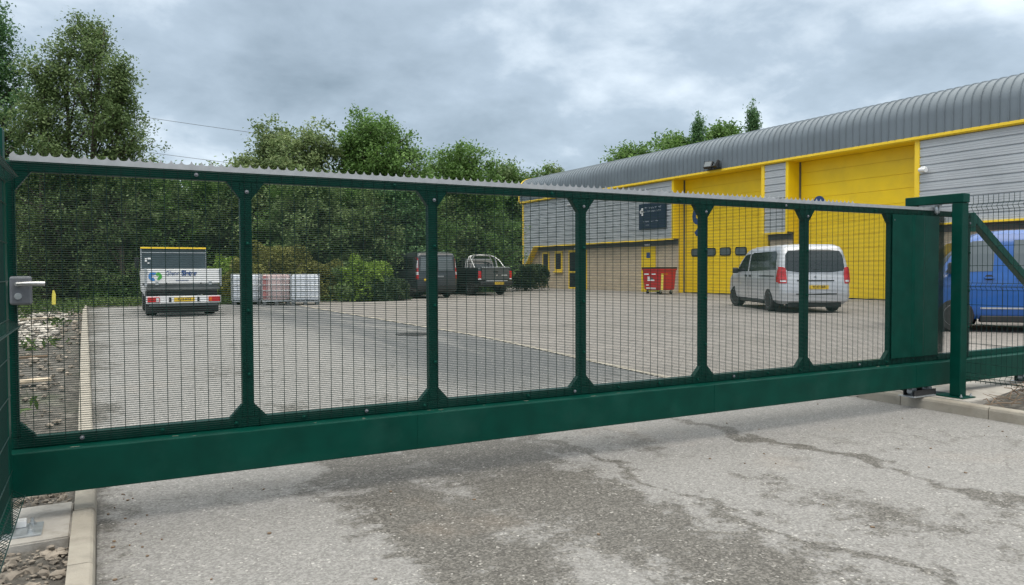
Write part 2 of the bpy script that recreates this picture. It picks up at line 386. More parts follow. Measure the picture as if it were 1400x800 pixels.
# ------------------------------------------------------------------ ground
def sheet(name, xs, ys, off, m, inside=None, top=None):
    bm = bmesh.new(); g = {}
    for i, x in enumerate(xs):
        for j, y in enumerate(ys):
            g[i, j] = bm.verts.new((x, y, (top(x, y) if top else gz(x, y)) + off))
    for i in range(len(xs) - 1):
        for j in range(len(ys) - 1):
            bm.faces.new((g[i, j], g[i + 1, j], g[i + 1, j + 1], g[i, j + 1]))
    return struct(obj(name, bm, m, None, 60))
def lin(a, b, n): return [a + (b - a) * i / n for i in range(n + 1)]
ys_ = [-900, -60, -15] + lin(-8, 5.6, 12) + lin(6.2, 14.6, 16) + lin(17, 60, 14) + [150, 400, 1500]
sheet('ground', [-1500, -300, -80, -30, -12, -6, -3, -1.5, -0.5, 0, 2, 4, 6, 7] + lin(8, 28, 14) + [36, 60, 150, 400, 1500], ys_, -0.045, M['soil'])
def kx(y):
    """inner (road) face of the kerb on the left"""
    return -0.035 if y < 5.5 else -0.035 - 0.014 * (y - 5.5)
def strip(name, ys, xa, xb, off, m, nx=10):
    bm = bmesh.new(); rows = []
    for y in ys:
        a, b = xa(y), xb(y)
        rows.append([bm.verts.new((a + (b - a) * i / nx, y, gz(a + (b - a) * i / nx, y) + off)) for i in range(nx + 1)])
    for r0, r1 in zip(rows, rows[1:]):
        for i in range(nx): bm.faces.new((r0[i], r0[i + 1], r1[i + 1], r1[i]))
    return struct(obj(name, bm, m, None, 60))
def px_(y):
    """left edge of the block paved yard"""
    if y < 5.7: return 7.47
    if y < 7.4: return 7.47 + (6.5 - 7.47) * (y - 5.7) / 1.7
    return 6.5 - 0.45 * min(1, (y - 7.4) / 6.5)
strip('road', lin(-12, 5.6, 12) + lin(5.7, 7.4, 4) + lin(7.6, 14.6, 14) + lin(16, 29, 6), kx, lambda y: px_(y) + (0.0 if y < 5.7 else 0.02), 0.0, M['asphalt'], 12)
strip('paved_yard', lin(5.7, 7.4, 4) + lin(7.6, 14.6, 14) + lin(16, 29, 6), px_, lambda y: 27.5, 0.004, M['paving'], 30)
sheet('paved_yard_end', lin(6.05, 27.5, 6), lin(29, 47, 6), 0.004, M['paving'])
# pale edging course between asphalt and paving
strip('edging_line', lin(6.0, 7.4, 4) + lin(7.6, 14.6, 14) + lin(16, 29, 6), lambda y: px_(y) - 0.06, lambda y: px_(y) + 0.06, 0.009, M['kerb'], 2)

# kerbs: each stone its own length, one thing per side
def kerb(name, label, path, side, wd=0.115, h=0.1, ln=0.914):
    root = thing(name, label, 'kerb', (path(0)[0], 0, 0)) if False else None
    bm = bmesh.new(); y0, y1 = path.y0, path.y1; y = y0
    while y < y1 - 0.05:
        ye = min(y + ln, y1); a, b = y + 0.004, ye - 0.004
        for (p, q) in ((a, b),):
            xa, xb = path(p), path(q); za, zb = gz(xa, p), gz(xb, q); s = side; j = random.uniform(-0.003, 0.003)
            prof = [(0, -0.05), (0.004 * s, h - 0.03), (0.012 * s, h - 0.008), (0.024 * s, h), (wd * s, h), (wd * s, -0.05)]
            r0 = [bm.verts.new((xa + u + j, p, za + v + j)) for u, v in prof]; r1 = [bm.verts.new((xb + u + j, q, zb + v + j)) for u, v in prof]
            for k in range(6): bm.faces.new((r0[k], r0[(k + 1) % 6], r1[(k + 1) % 6], r1[k]))
            bm.faces.new(r0); bm.faces.new(r1[::-1])
        y = ye
    o = obj(name, bm, M['kerb']); o['kind'] = 'structure'; return o
random.seed(3)
class Path:
    def __init__(s, f, a, b): s.f, s.y0, s.y1 = f, a, b
    def __call__(s, y): return s.f(y)
kerb('kerb_beside_soil', '', Path(kx, -4.2, 28.6), -1)
kerb('kerb_beside_pad', '', Path(lambda y: 7.47, -4.0, 5.65), 1, wd=0.125, h=0.115)

# concrete pads
bm = bmesh.new(); prism(bm, [(-1.9, 4.42, -0.04), (-0.155, 4.52, -0.04), (-0.155, 5.2, -0.04), (-1.9, 5.2, -0.04)], (0, 0, 0.125), 0.008)
tag(obj('concrete_pad', bm, M['concrete']), 'pale concrete slab under the latch post, between kerb and gravelly soil', 'concrete pad')
bm = bmesh.new(); prism(bm, [(7.6, 4.5, -0.04), (8.0, 4.5, -0.04), (8.9, 4.72, -0.04), (11.8, 4.72, -0.04), (11.8, 6.7, -0.04), (7.6, 6.7, -0.04)], (0, 0, 0.158), 0.008)
tag(obj('concrete_pad', bm, M['concrete']), 'wide concrete slab behind the kerb under the tall gate post and rollers', 'concrete pad')

# ------------------------------------------------------------------ the sliding gate
G = M['green']; YM = 5.0; YB = 4.88; ZT = 2.063; ZB0, ZB1 = 0.223, 0.465
X1, SP = 0.817, 1.262
gate = thing('sliding_gate', 'long dark green cantilever sliding gate with fine mesh and thick bottom beam across the road', 'gate', (3.9, 5.0, 0.0))
gl = Vector(gate.location)
def gobj(name, bm, m, parent=None, smooth=None):
    bmesh.ops.translate(bm, verts=bm.verts, vec=-gl); return obj(name, bm, m, parent or gate, smooth)
gobj('bottom_beam', bx((-0.47, YB, ZB0), (11.6, YB + 0.19, ZB1), 0.006), G)
gobj('top_rail', bx((-0.47, YM + 0.006, ZT - 0.058), (8.46, YM + 0.076, ZT), 0.004), G)
gobj('bottom_rail', bx((-0.47, YM + 0.006, ZB1 + 0.001), (11.2, YM + 0.07, ZB1 + 0.062), 0.004), G)
ups = [-0.435] + [X1 + SP * k for k in range(6)] + [8.43]
rs = random.Random(4)
for xw in (1.9, 4.6, 7.35):
    b_ = bmesh.new(); tube(b_, [(xw, YB - 0.0005, ZB0 + 0.004), (xw + 0.002, YB - 0.0005, ZB1 - 0.004)], 0.0022, 5); gobj('weld_seam', b_, G)
for _ in range(18):
    xs_ = rs.uniform(-0.3, 7.4); ys2 = rs.uniform(YB + 0.012, YB + 0.1); l_ = rs.uniform(0.008, 0.05); wd_ = rs.uniform(0.0015, 0.006)
    b_ = bmesh.new(); prism(b_, [(xs_, ys2, ZB1 + 0.0004), (xs_ + l_, ys2 + rs.uniform(-.004, .004), ZB1 + 0.0004), (xs_ + l_ * .9, ys2 + wd_, ZB1 + 0.0004), (xs_ + .003, ys2 + wd_, ZB1 + 0.0004)], (0, 0, 0.0006)); gobj('splash_stain', b_, M['kerb'])
for x in ups:
    hw = 0.035
    u = gobj('upright', bx((x - hw, YM + 0.0065, ZB1 + 0.063), (x + hw, YM + 0.062, ZT - 0.059), 0.004), G)
    ga = 0.078
    for s in (-1, 1):
        if x < 0 and s < 0: continue
        if x > 8 and s > 0: continue
        for zc, dz in ((ZT - 0.0585, -0.105), (ZB1 + 0.0625, 0.085)):
            b_ = bmesh.new(); x0 = x + s * (hw + 0.001)
            prism(b_, [(x0, YM + 0.007, zc), (x0 + s * ga, YM + 0.007, zc), (x0, YM + 0.007, zc + dz)], (0, 0.05, 0), 0.002)
            gobj('gusset', b_, G, u)
# mesh: 12.7 x 76.2 mm, horizontal wires at the front
bm = bmesh.new(); r = 0.00185; z = ZB1 + 0.012
while z < ZT - 0.004:
    tube(bm, [(-0.43, YM - 0.0035, z), (8.46, YM - 0.0035, z)], r, 4); z += 0.0127
x = -0.41
while x < 8.46:
    tube(bm, [(x, YM + 0.001, ZB1 + 0.004), (x, YM + 0.001, ZT - 0.002)], 0.0021, 4); x += 0.0762
gobj('mesh_infill', bm, M['wire'])
# galvanised comb strip with scalloped teeth
bm = bmesh.new(); yc = YM - 0.002; x = -0.40; pit = 0.0565; zc = ZT + 0.027; pts = [(-0.42, zc)]
while x < 6.45:
    pts.append((x, zc + 0.022))
    for k in range(1, 8):
        t = k / 8; ph = math.pi * t
        pts.append((x + 0.003 + (pit - 0.003) * t, zc + 0.022 - 0.022 * math.sin(ph) ** 0.34))
    x += pit
pts.append((x, zc + 0.022)); pts.append((x + 0.02, zc)); pts.append((8.2, zc))
lo = [(p[0], ZT - 0.003) for p in pts]
fa = [[bm.verts.new((p[0], yy, p[1])) for p in pts] for yy in (yc - 0.004, yc - 0.001)]; fb = [[bm.verts.new((p[0], yy, p[1])) for p in lo] for yy in (yc - 0.004, yc - 0.001)]
for i in range(len(pts) - 1):
    for A in (0, 1): bm.faces.new((fa[A][i], fa[A][i + 1], fb[A][i + 1], fb[A][i]))
    bm.faces.new((fa[0][i], fa[1][i], fa[1][i + 1], fa[0][i + 1])); bm.faces.new((fb[0][i], fb[1][i], fb[1][i + 1], fb[0][i + 1]))
gobj('security_comb', bm, M['comb'])
# clamp bolts
bolts = []
for x in ups[1:]:
    for z in (ZT - 0.12, 1.62, 1.2, 0.8): bolts.append((x + 0.005, z))
for k in range(20): bolts.append((-0.1 + k * 0.42, ZB1 + 0.034))
for k in range(7): bolts.append((-0.1 + k * 1.262 + 0.63, ZT - 0.03))
for i, (x, z) in enumerate(bolts):
    b_ = bmesh.new(); lathe(b_, [(-0.012, 0.003), (-0.010, 0.006), (-0.005, 0.007), (-0.0045, 0.012), (0, 0.012)], 'y', 10, (x, YM - 0.004, z)); gobj('bolt', b_, M['green'] if i % 4 else M['lock'])
# leading-edge lock with lever
lk_ = gobj('lock_case', bx((-0.43, YM - 0.045, 1.268), (-0.325, YM - 0.008, 1.425), 0.012), M['lock'])
b_ = bmesh.new(); lathe(b_, [(-0.075, 0.012), (-0.055, 0.013), (-0.044, 0.013)], 'y', 12, (-0.392, YM, 1.382)); tube(b_, [(-0.395, YM - 0.07, 1.382), (-0.33, YM - 0.073, 1.385), (-0.262, YM - 0.071, 1.384)], [0.010, 0.0125, 0.013], 10); gobj('lever_handle', b_, M['chrome'], lk_, 40)
b_ = bmesh.new(); lathe(b_, [(-0.058, 0.006), (-0.0575, 0.017), (-0.0445, 0.019)], 'y', 16, (-0.39, YM, 1.315)); gobj('lock_cylinder', b_, M['galv'], lk_, 40)
# panel sheet at the tail end, with shallow vertical folds
bm = bmesh.new()
prof = [(7.10, -0.012), (7.42, -0.012), (7.45, -0.022), (7.60, -0.022), (7.63, -0.012), (7.87, -0.012)]
for (xa_, ya_), (xb_, yb_) in zip(prof, prof[1:]): prism(bm, [(xa_, YM + ya_, ZB1 + 0.064), (xb_ - 0.001, YM + yb_, ZB1 + 0.064), (xb_ - 0.001, YM + yb_, ZT - 0.06), (xa_, YM + ya_, ZT - 0.06)], (0, 0.004, 0))
gobj('folded_cover_sheet', bm, G)
bm = bmesh.new(); x = 7.90
while x < 8.14: tube(bm, [(x, YM + 0.10, ZB1 + 0.06), (x, YM + 0.10, ZT - 0.05)], 0.0035, 4); x += 0.0127
z = ZB1 + 0.07
while z < ZT - 0.06: tube(bm, [(7.895, YM + 0.092, z), (8.15, YM + 0.092, z)], 0.003, 4); z += 0.0127
gobj('dense_guard_mesh', bm, M['wire'])
# tail brace with end plate
bm = bmesh.new(); ux = Vector((0.84, 0, -0.54)).normalized(); nz_ = Vector((ux.z * -1, 0, ux.x)); s0 = Vector((8.52, YM + 0.01, ZT - 0.03)); Lb = 2.75
prism(bm, [s0 - nz_ * 0.045, s0 + nz_ * 0.045, s0 + nz_ * 0.045 + ux * Lb, s0 - nz_ * 0.045 + ux * Lb], (0, 0.08, 0), 0.004)
gobj('tail_brace', bm, G)
gobj('brace_plate', bx((8.466, YM + 0.004, ZT - 0.21), (8.56, YM + 0.012, ZT - 0.0), 0.003), G)
# yellow tag on a cord, tied to the mesh
t = thing('tag_on_cord', 'small yellow tag on a black cord tied to the mesh beside the grey lock', 'tag', (-0.225, YM - 0.01, 1.26))
b_ = bmesh.new(); prism(b_, [(-0.009, -0.004, 0.005), (0.009, -0.004, 0.005), (0.011, -0.004, 0.06), (0.004, -0.004, 0.085), (-0.004, -0.004, 0.085), (-0.008, -0.004, 0.06)], (0, -0.004, 0), 0.0005); obj('tag_body', b_, M['tag'], t)
b_ = bmesh.new(); tube(b_, [(0.003, -0.003, 0.1), (0.0, -0.0035, 0.06), (-0.003, -0.0035, 0.008), (-0.016, -0.007, -0.04), (-0.035, -0.006, -0.095)], 0.002, 5); obj('cord', b_, M['black'], t)

# ------------------------------------------------------------------ portal over the gate
pt = thing('guide_portal', 'tall green guide post on the concrete slab with an arm reaching over the gate', 'gate post', (7.795, 4.72, 0.118))
def pobj(name, bm, m, parent=None, smooth=None, root=pt):
    bmesh.ops.translate(bm, verts=bm.verts, vec=-Vector(root.location)); return obj(name, bm, m, parent or root, smooth)
pobj('front_post', bx((7.74, 4.665, 0.132), (7.85, 4.775, 2.12), 0.006), G)
pobj('overhead_arm', bx((7.735, 4.655, 2.122), (7.855, 5.29, 2.215), 0.006), G)
pobj('rear_post', bx((7.74, 5.17, 0.132), (7.85, 5.28, 2.12), 0.006), G)
pobj('base_plate', bx((7.69, 4.60, 0.119), (7.905, 5.42, 0.131), 0.002), G)
for yy in (4.635, 5.36):
    for xx in (7.715, 7.88):
        b_ = bmesh.new(); lathe(b_, [(0.131, 0.014), (0.143, 0.014), (0.144, 0.007), (0.16, 0.007)], 'z', 8, (xx, yy, 0)); pobj('anchor_bolt', b_, M['galv'])
for yy in (4.965, 5.12):
    b_ = bmesh.new(); tube(b_, [(7.795, yy, 2.1215), (7.795, yy, 2.02)], 0.008, 8); lathe(b_, [(2.03, 0.02), (2.035, 0.024), (2.10, 0.024), (2.105, 0.02)], 'z', 14, (7.795, yy, 0)); pobj('guide_roller', b_, M['galv'], None, 40)
pobj('roller_bracket', bx((7.76, 4.93, 2.108), (7.83, 5.15, 2.1205), 0.001), M['galv'])
# roller carriages under the beam
for i, (xx, lab) in enumerate(((7.55, 'low galvanised roller carriage under the beam, just before the tall post'), (9.6, 'galvanised roller carriage under the tail of the beam, beyond the mesh fence'))):
    rc = thing('roller_carriage', lab, 'roller carriage', (xx, 4.975, 0.118), 0, 'roller carriages')
    obj('base', bx((-0.22, -0.09, 0.001), (0.22, 0.09, 0.012), 0.002), M['galv'], rc)
    for s in (-1, 1):
        b_ = bmesh.new(); lathe(b_, [(-0.03, 0.03), (-0.027, 0.042), (0.027, 0.042), (0.03, 0.03)], 'y', 20, (s * 0.13, 0, 0.058)); obj('roller', b_, M['galv'], rc, 40)
        obj('side_plate', bx((-0.18, s * 0.06 - 0.004, 0.0125), (0.18, s * 0.06 + 0.004, 0.07), 0.002), M['cast'], rc)

# ------------------------------------------------------------------ welded mesh fences with V folds
def vfence(label, X, ya, yb, z0, z1, foldx, post_y, pname):
    root = thing('mesh_fence', label, 'fence', (X, (ya + yb) / 2, 0)); base = Vector(root.location)
    folds = [z0 + 0.06, (z0 + z1) / 2 + 0.03, z1 - 0.12]
    prof = [(0, z0)]
    for f in folds: prof += [(0, f - 0.035), (foldx, f), (0, f + 0.035)]
    prof.append((0, z1))
    bm = bmesh.new(); y = max(ya, yb); lo = min(ya, yb)
    while y > lo:
        tube(bm, [(X + dx, y, z) for dx, z in prof], 0.0026, 5); y -= 0.05
    zs = [z0 + 0.02]; z = z0 + 0.2
    for f in folds: zs += [f - 0.035, f, f + 0.035]
    while z < z1 - 0.15:
        if min(abs(z - f) for f in folds) > 0.07: zs.append(z)
        z += 0.2
    for z in zs:
        dx = foldx if z in folds else 0
        tube(bm, [(X + dx + (0.005 if dx <= 0 else 0.005), ya, z), (X + dx + 0.005, yb, z)], 0.0028, 5)
    bmesh.ops.translate(bm, verts=bm.verts, vec=-base); obj('mesh_panel', bm, M['wire'], root)
    for py in post_y:
        b_ = bx((X - 0.065, py - 0.03, z0 - 0.3), (X - 0.006, py + 0.03, z1 + 0.01), 0.003)
        bmesh.ops.translate(b_, verts=b_.verts, vec=-base); obj('fence_post', b_, G, root)
    return root
vfence('green welded mesh fence with creased rows beside the tall gate post, over the twig heap', 7.885, 4.74, 2.2, 0.275, 2.19, -0.035, [2.2], 'r')
lf = vfence('green welded mesh fence seen edge-on in front of the latch post, above gravelly soil', -0.425, 4.78, 0.6, 0.2, 2.07, 0.055, [0.6], 'l')
lp = thing('latch_post', 'square green latch post bolted to the concrete slab where the gate closes', 'gate post', (-0.475, 4.72, 0.085))
obj('post_body', bx((-0.055, -0.055, 0.012), (0.055, 0.055, 2.1), 0.006), G, lp)
obj('base_plate', bx((-0.09, -0.12, 0.0005), (0.19, 0.10, 0.0115), 0.002), M['galv'], lp)
for dx, dy in ((0.14, -0.075), (0.14, 0.06)):
    b_ = bmesh.new(); lathe(b_, [(0.0115, 0.02), (0.013, 0.02), (0.0135, 0.014), (0.028, 0.014), (0.029, 0.008), (0.05, 0.008)], 'z', 6, (dx, dy, 0)); obj('anchor_bolt', b_, M['galv'], lp)
obj('latch_stop', bx((0.065, 0.02, 0.012), (0.115, 0.08, 0.05), 0.006), M['white'], lp)
# ------------------------------------------------------------------ the industrial building
XF, XB, XD, ZF, ZE, YN, YEND = 25.5, 25.88, 26.18, 2.94, 5.98, 3.0, 45.4
Z0 = YARD - 0.1
bld = thing('industrial_unit', 'long grey clad industrial unit with curved eaves, buff brick base and yellow shutter doors', 'building', (XF, 24.0, YARD))
def bobj(name, bm, m, parent=None, smooth=None):
    bmesh.ops.translate(bm, verts=bm.verts, vec=-Vector((XF, 24.0, YARD))); return obj(name, bm, m, parent or bld, smooth)
def clad(name, X, y0, y1, z0, z1, cut=None):
    prof = []; z = z1; p = 0.30
    while z > z0 + 1e-6:
        for dz, d in ((0, 0.0), (0.012, 0.045), (0.045, 0.045), (0.06, 0.0), (0.135, 0.0), (0.142, 0.008), (0.158, 0.008), (0.165, 0.0), (0.21, 0.0), (0.217, 0.008), (0.233, 0.008), (0.24, 0.0)):
            if z - dz > z0: prof.append((z - dz, d))
        z -= p
    prof.append((z0, 0.0)); bm = bmesh.new()
    a = [bm.verts.new((X + d, y0, zz)) for zz, d in prof]; b = [bm.verts.new((X + d, y1, zz)) for zz, d in prof]
    for i in range(len(prof) - 1): bm.faces.new((a[i], b[i], b[i + 1], a[i + 1]))
    if cut: bmesh.ops.bisect_plane(bm, geom=bm.verts[:] + bm.edges[:] + bm.faces[:], plane_co=cut[0], plane_no=cut[1], clear_outer=True)
    return bobj(name, bm, M['clad'])
YT = 43.9   # where the flashing turns down towards the far corner
clad('cladding', XF, 30.11, YT, ZF + 0.07, ZE)
bm_ = clad('cladding', XF, YT, YEND, 1.0, ZE, (Vector((XF, YT, ZF + 0.03)), Vector((0, -1.35, -1.5)).normalized()))
clad('cladding', XF, 22.86, 24.02, ZF + 0.07, ZE)
clad('cladding', XF, YN, 16.9, ZF + 0.07, ZE)
# brick base
def wallseg(y0, y1, z1=ZF - 0.13): bobj('brick_wall', bx((XB, y0, Z0), (XB + 0.2, y1, z1)), M['brick'])
wallseg(30.06, YEND - 0.02); wallseg(22.82, 24.06); wallseg(YN, 16.95)
for y0, y1 in ((30.02, YT + 0.1), (22.78, 24.1), (YN, 17.0)):
    bobj('flashing', bx((XF - 0.05, y0, ZF), (XF + 0.02, y1, ZF + 0.066), 0.004), M['yellow_trim'])
    bobj('soffit', bx((XF + 0.022, y0 + 0.002, ZF - 0.02), (XB + 0.19, y1 - 0.002, ZF + 0.06)), M['soffit'])
    bobj('soffit_board', bx((XB - 0.06, y0 + 0.002, ZF - 0.24), (XB - 0.002, y1 - 0.002, ZF - 0.022)), M['soffit'])
bm = bmesh.new(); prism(bm, [(XF - 0.05, YT + 0.1, ZF + 0.066), (XF - 0.05, YT + 0.1, ZF - 0.02), (XF - 0.05, YEND + 0.05, 1.42), (XF - 0.05, YEND + 0.05, 1.52)], (0.42, 0, 0)); bobj('flashing', bm, M['yellow_trim'])
bobj('corner_trim', bx((XF - 0.04, YEND, Z0), (XF + 0.1, YEND + 0.14, ZE), 0.01), M['yellow_trim'])
bobj('gable_wall', bx((XF + 0.12, YEND + 0.002, Z0), (50, YEND + 0.12, ZE)), M['clad'])
bobj('gable_wall', bx((XF, YN - 0.12, Z0), (50, YN - 0.002, ZE)), M['clad'])
bobj('rear_wall', bx((50, YN, Z0), (50.15, YEND, ZE)), M['clad'])
bobj('eaves_trim', bx((XF - 0.16, YN - 0.3, ZE + 0.001), (XF + 0.1, YEND + 0.3, ZE + 0.095), 0.006), M['yellow_trim'])
bobj('eaves_underside', bx((XF - 0.12, YN - 0.29, ZE - 0.03), (XD + 0.3, YEND + 0.29, ZE - 0.001)), M['yellow'])
# curved roof with standing ribs
xr = XF - 0.13; rp = [(xr, ZE + 0.098), (xr, 6.78)] + [(xr + 0.88 - 0.88 * math.cos(a), 6.78 + 0.88 * math.sin(a)) for a in [R(9 * k) for k in range(1, 10)]]
rp += [(xr + 1.0, 7.69), (38, 8.7), (49.0, 7.69), (49.9, 7.4), (50.3, 6.0)]
bm = bmesh.new(); ya, yb = YN - 0.28, YEND + 0.28
def nrm(i):
    a = rp[max(0, i - 1)]; b = rp[min(len(rp) - 1, i + 1)]; dx, dz = b[0] - a[0], b[1] - a[1]; l = math.hypot(dx, dz); return (-dz / l, dx / l)
r0 = [bm.verts.new((x, ya, z)) for x, z in rp]; r1 = [bm.verts.new((x, yb, z)) for x, z in rp]
for i in range(len(rp) - 1): bm.faces.new((r0[i], r1[i], r1[i + 1], r0[i + 1]))
y = ya + 0.02
while y < yb:
    rows = []
    for i, (x, z) in enumerate(rp):
        n_ = nrm(i)
        rows.append([bm.verts.new((x + n_[0] * h, yy, z + n_[1] * h)) for h, yy in ((-0.004, y - 0.022), (0.042, y - 0.009), (0.042, y + 0.009), (-0.004, y + 0.022))])
    for a, b in zip(rows, rows[1:]):
        for k in range(3): bm.faces.new((a[k], a[k + 1], b[k + 1], b[k]))
    y += 0.30
bobj('roof', bm, M['roof'], smooth=35)
for yy in (YEND + 0.285,):
    bm = bmesh.new()
    for i in range(len(rp) - 1):
        (x0, z0), (x1, z1) = rp[i], rp[i + 1]; n0, n1_ = nrm(i), nrm(i + 1)
        q = [(x0 + n0[0] * 0.06, yy, z0 + n0[1] * 0.06), (x1 + n1_[0] * 0.06, yy, z1 + n1_[1] * 0.06), (x1 - n1_[0] * 0.2, yy, z1 - n1_[1] * 0.2), (x0 - n0[0] * 0.2, yy, z0 - n0[1] * 0.2)]
        prism(bm, q, (0, 0.12, 0))
    bobj('verge_trim', bm, M['yellow_trim'])
bm = bmesh.new(); prism(bm, [(XF + 0.2, YEND - 0.02, ZE)] + [(x + 0.06, YEND - 0.02, z - 0.06) for x, z in rp[1:-1]] + [(49.9, YEND - 0.02, ZE)], (0, 0.1, 0)); bobj('gable_top', bm, M['clad'])
# shutter doors
def shutter(ya, yb, windows, ztop=5.94):
    bm = bmesh.new(); prof = []; z = Z0
    while z < ztop:
        prof += [(z, 0.0), (min(z + 0.515, ztop), 0.0), (min(z + 0.518, ztop), 0.018), (min(z + 0.53, ztop), 0.018)]; z += 0.533
    a = [bm.verts.new((XD + d, ya, zz)) for zz, d in prof]; b = [bm.verts.new((XD + d, yb, zz)) for zz, d in prof]
    for i in range(len(prof) - 1):
        if prof[i] != prof[i + 1]: bm.faces.new((a[i], b[i], b[i + 1], a[i + 1]))
    d = bobj('shutter_door', bm, M['yellow'])
    for k in range(windows):
        yc = yb - 0.9 - 1.0 * k; zc = 2.28
        def rr(hw, hh, r, X):
            pts = []
            for cxx, cz, a0 in ((hw - r, hh - r, 0), (-hw + r, hh - r, 90), (-hw + r, -hh + r, 180), (hw - r, -hh + r, 270)):
                for t in (0, 30, 60, 90): pts.append((X, yc + cxx + r * math.cos(R(a0 + t)), zc + cz + r * math.sin(R(a0 + t))))
            return pts
        b1 = bmesh.new(); prism(b1, rr(0.36, 0.2, 0.12, XD - 0.03), (0.034, 0, 0)); wf = bobj('door_window', b1, M['black'], d)
        b1 = bmesh.new(); prism(b1, rr(0.31, 0.15, 0.09, XD - 0.034), (0.003, 0, 0)); bobj('window_pane', b1, M['glass_pale'], wf)
    bobj('jamb', bx((XF - 0.03, yb + 0.002, ZF + 0.07), (XD + 0.15, yb + 0.15, ZE - 0.032), 0.004), M['yellow'])
    bobj('jamb', bx((XB - 0.03, yb + 0.002, Z0), (XD + 0.15, yb + 0.055, ZF + 0.068), 0.004), M['yellow'])
    bobj('jamb', bx((XF - 0.03, ya - 0.18, ZF + 0.07), (XD + 0.15, ya - 0.002, ZE - 0.032), 0.004), M['yellow_trim'])
    bobj('jamb', bx((XB - 0.03, ya - 0.055, Z0), (XD + 0.15, ya - 0.002, ZF + 0.068), 0.004), M['yellow_trim'])
    bobj('door_seal', bx((XD - 0.06, yb - 0.05, Z0), (XD - 0.001, yb - 0.001, ztop)), M['soffit'])
    bobj('threshold', bx((XD - 0.1, ya, Z0), (XD - 0.001, yb - 0.06, YARD + 0.04)), M['black'])
    return d
d9 = shutter(24.2, 29.96, 4); d2 = shutter(17.08, 22.7, 0)
text_mesh('unit_number', '9', 1.9, M['blue'], bld, (XD - 0.012 - XF, 28.93 - 24, 3.72 - YARD), (0, -1, 0), (0, 0, 1), 0.045, 0.95)
bm = bmesh.new(); lathe(bm, [(-0.03, 0.27), (-0.028, 0.28), (0.0, 0.28)], 'x', 24, (XD - 0.002, 21.72, 4.17)); bobj('round_sign', bm, M['blue'])
# small windows and doors in the brick
def bwin(ya, yb, z0, z1, name='window', bar=None):
    f = bobj(name, bx((XB - 0.05, ya, z0), (XB - 0.001, yb, z1), 0.003), M['yellow_trim'])
    w_ = 0.13
    zs = [z0 + w_] + ([bar - 0.05, bar + 0.05] if bar else []) + [z1 - w_]
    for i in range(0, len(zs), 2): bobj('pane', bx((XB - 0.058, ya + w_, zs[i]), (XB - 0.051, yb - w_, zs[i + 1])), M['pane'], f)
    if name == 'window': bobj('sill', bx((XB - 0.14, ya - 0.05, z0 - 0.1), (XB - 0.0515, yb + 0.05, z0 - 0.001), 0.004), M['yellow_trim'], f)
bwin(42.65, 43.5, 1.35, 2.62); bwin(41.05, 41.95, 1.35, 2.62)
bwin(38.3, 40.3, YARD, 2.66, 'entrance_door', 1.3)
dr = bobj('personnel_door', bx((XB - 0.06, 31.85, YARD + 0.005), (XB - 0.001, 33.0, 2.66), 0.004), M['yellow'])
bobj('door_window', bx((XB - 0.068, 32.25, 2.05), (XB - 0.0605, 32.55, 2.35)), M['blue'], dr)
# things fixed to the facade
sg = thing('business_sign', 'square navy sign with a pale emblem and lines of small text on the silver cladding', 'sign', (XF - 0.06, 31.6, 4.24))
obj('sign_board', bx((-0.02, -1.1, -0.67), (0.04, 1.1, 0.67), 0.006), M['navy'], sg)
bm = bmesh.new()
for (cy_, cz_, r_) in ((0.80, 0.36, 0.10), (0.93, 0.26, 0.09), (0.72, 0.24, 0.07), (0.80, 0.10, 0.07), (0.82, 0.24, 0.09)):
    lathe(bm, [(-0.006, r_), (0, r_)], 'x', 12, (-0.022, cy_, cz_))
obj('emblem', bm, M['white'], sg)
random.seed(5)
bm = bmesh.new()
for zc_, h_, a_, b_ in ((0.40, 0.10, 0.58, -0.75), (0.22, 0.07, 0.55, -0.7), (-0.30, 0.07, 0.75, 0.2), (-0.30, 0.07, 0.05, -0.5), (-0.50, 0.07, 0.5, 0.2)):
    y = a_
    while y > b_:
        wd = random.uniform(0.02, 0.06); hh = h_ * random.choice((0.7, 0.7, 1.0))
        k = random.random()
        if k < 0.85:
            box(bm, (-0.0235, y, zc_), (-0.0215, y - 0.015, zc_ + hh)); box(bm, (-0.0235, y - 0.0155, zc_ + (hh * 0.7 if k < 0.5 else 0)), (-0.0215, y - wd, zc_ + (hh * 0.85 if k < 0.5 else 0.02)))
        y -= wd + 0.03
obj('lettering', bm, M['white_light'], sg)
fl = thing('floodlight', 'twin head black floodlight fixed at the bottom of the curved grey roof', 'floodlight', (XF - 0.17, 26.95, 6.1))
for i, (dy, ry, rz) in enumerate(((0.22, 30, 18), (-0.32, 30, -28))):
    bm = bmesh.new(); box(bm, (-0.22, -0.21, -0.03), (-0.07, 0.21, 0.31), 0.02)
    mt = Matrix.Translation((-0.1, dy, 0.02)) @ Matrix.Rotation(R(rz), 4, 'Z') @ Matrix.Rotation(R(ry), 4, 'Y')
    bmesh.ops.transform(bm, matrix=mt, verts=bm.verts); h = obj('lamp_head', bm, M['black'], fl)
    bm = bmesh.new(); box(bm, (-0.227, -0.17, 0.01), (-0.221, 0.17, 0.27)); bmesh.ops.transform(bm, matrix=mt, verts=bm.verts); obj('lens', bm, M['glass_pale'], h)
obj('bracket', bx((-0.12, -0.5, -0.03), (0.03, 0.35, 0.02)), M['black'], fl)
cc = thing('security_camera', 'small white security camera on silver cladding beside the wide yellow door', 'camera', (XF - 0.01, 16.72, 4.9))
bm = bmesh.new(); lathe(bm, [(-0.12, 0.04), (-0.118, 0.09), (0, 0.10)], 'x', 16, (0, 0, 0.03)); obj('mount', bm, M['white'], cc, 40)
bm = bmesh.new(); tube(bm, [(-0.1, 0.1, 0.0), (-0.22, -0.2, -0.04)], [0.075, 0.075], 12); obj('camera_body', bm, M['white'], cc, 40)
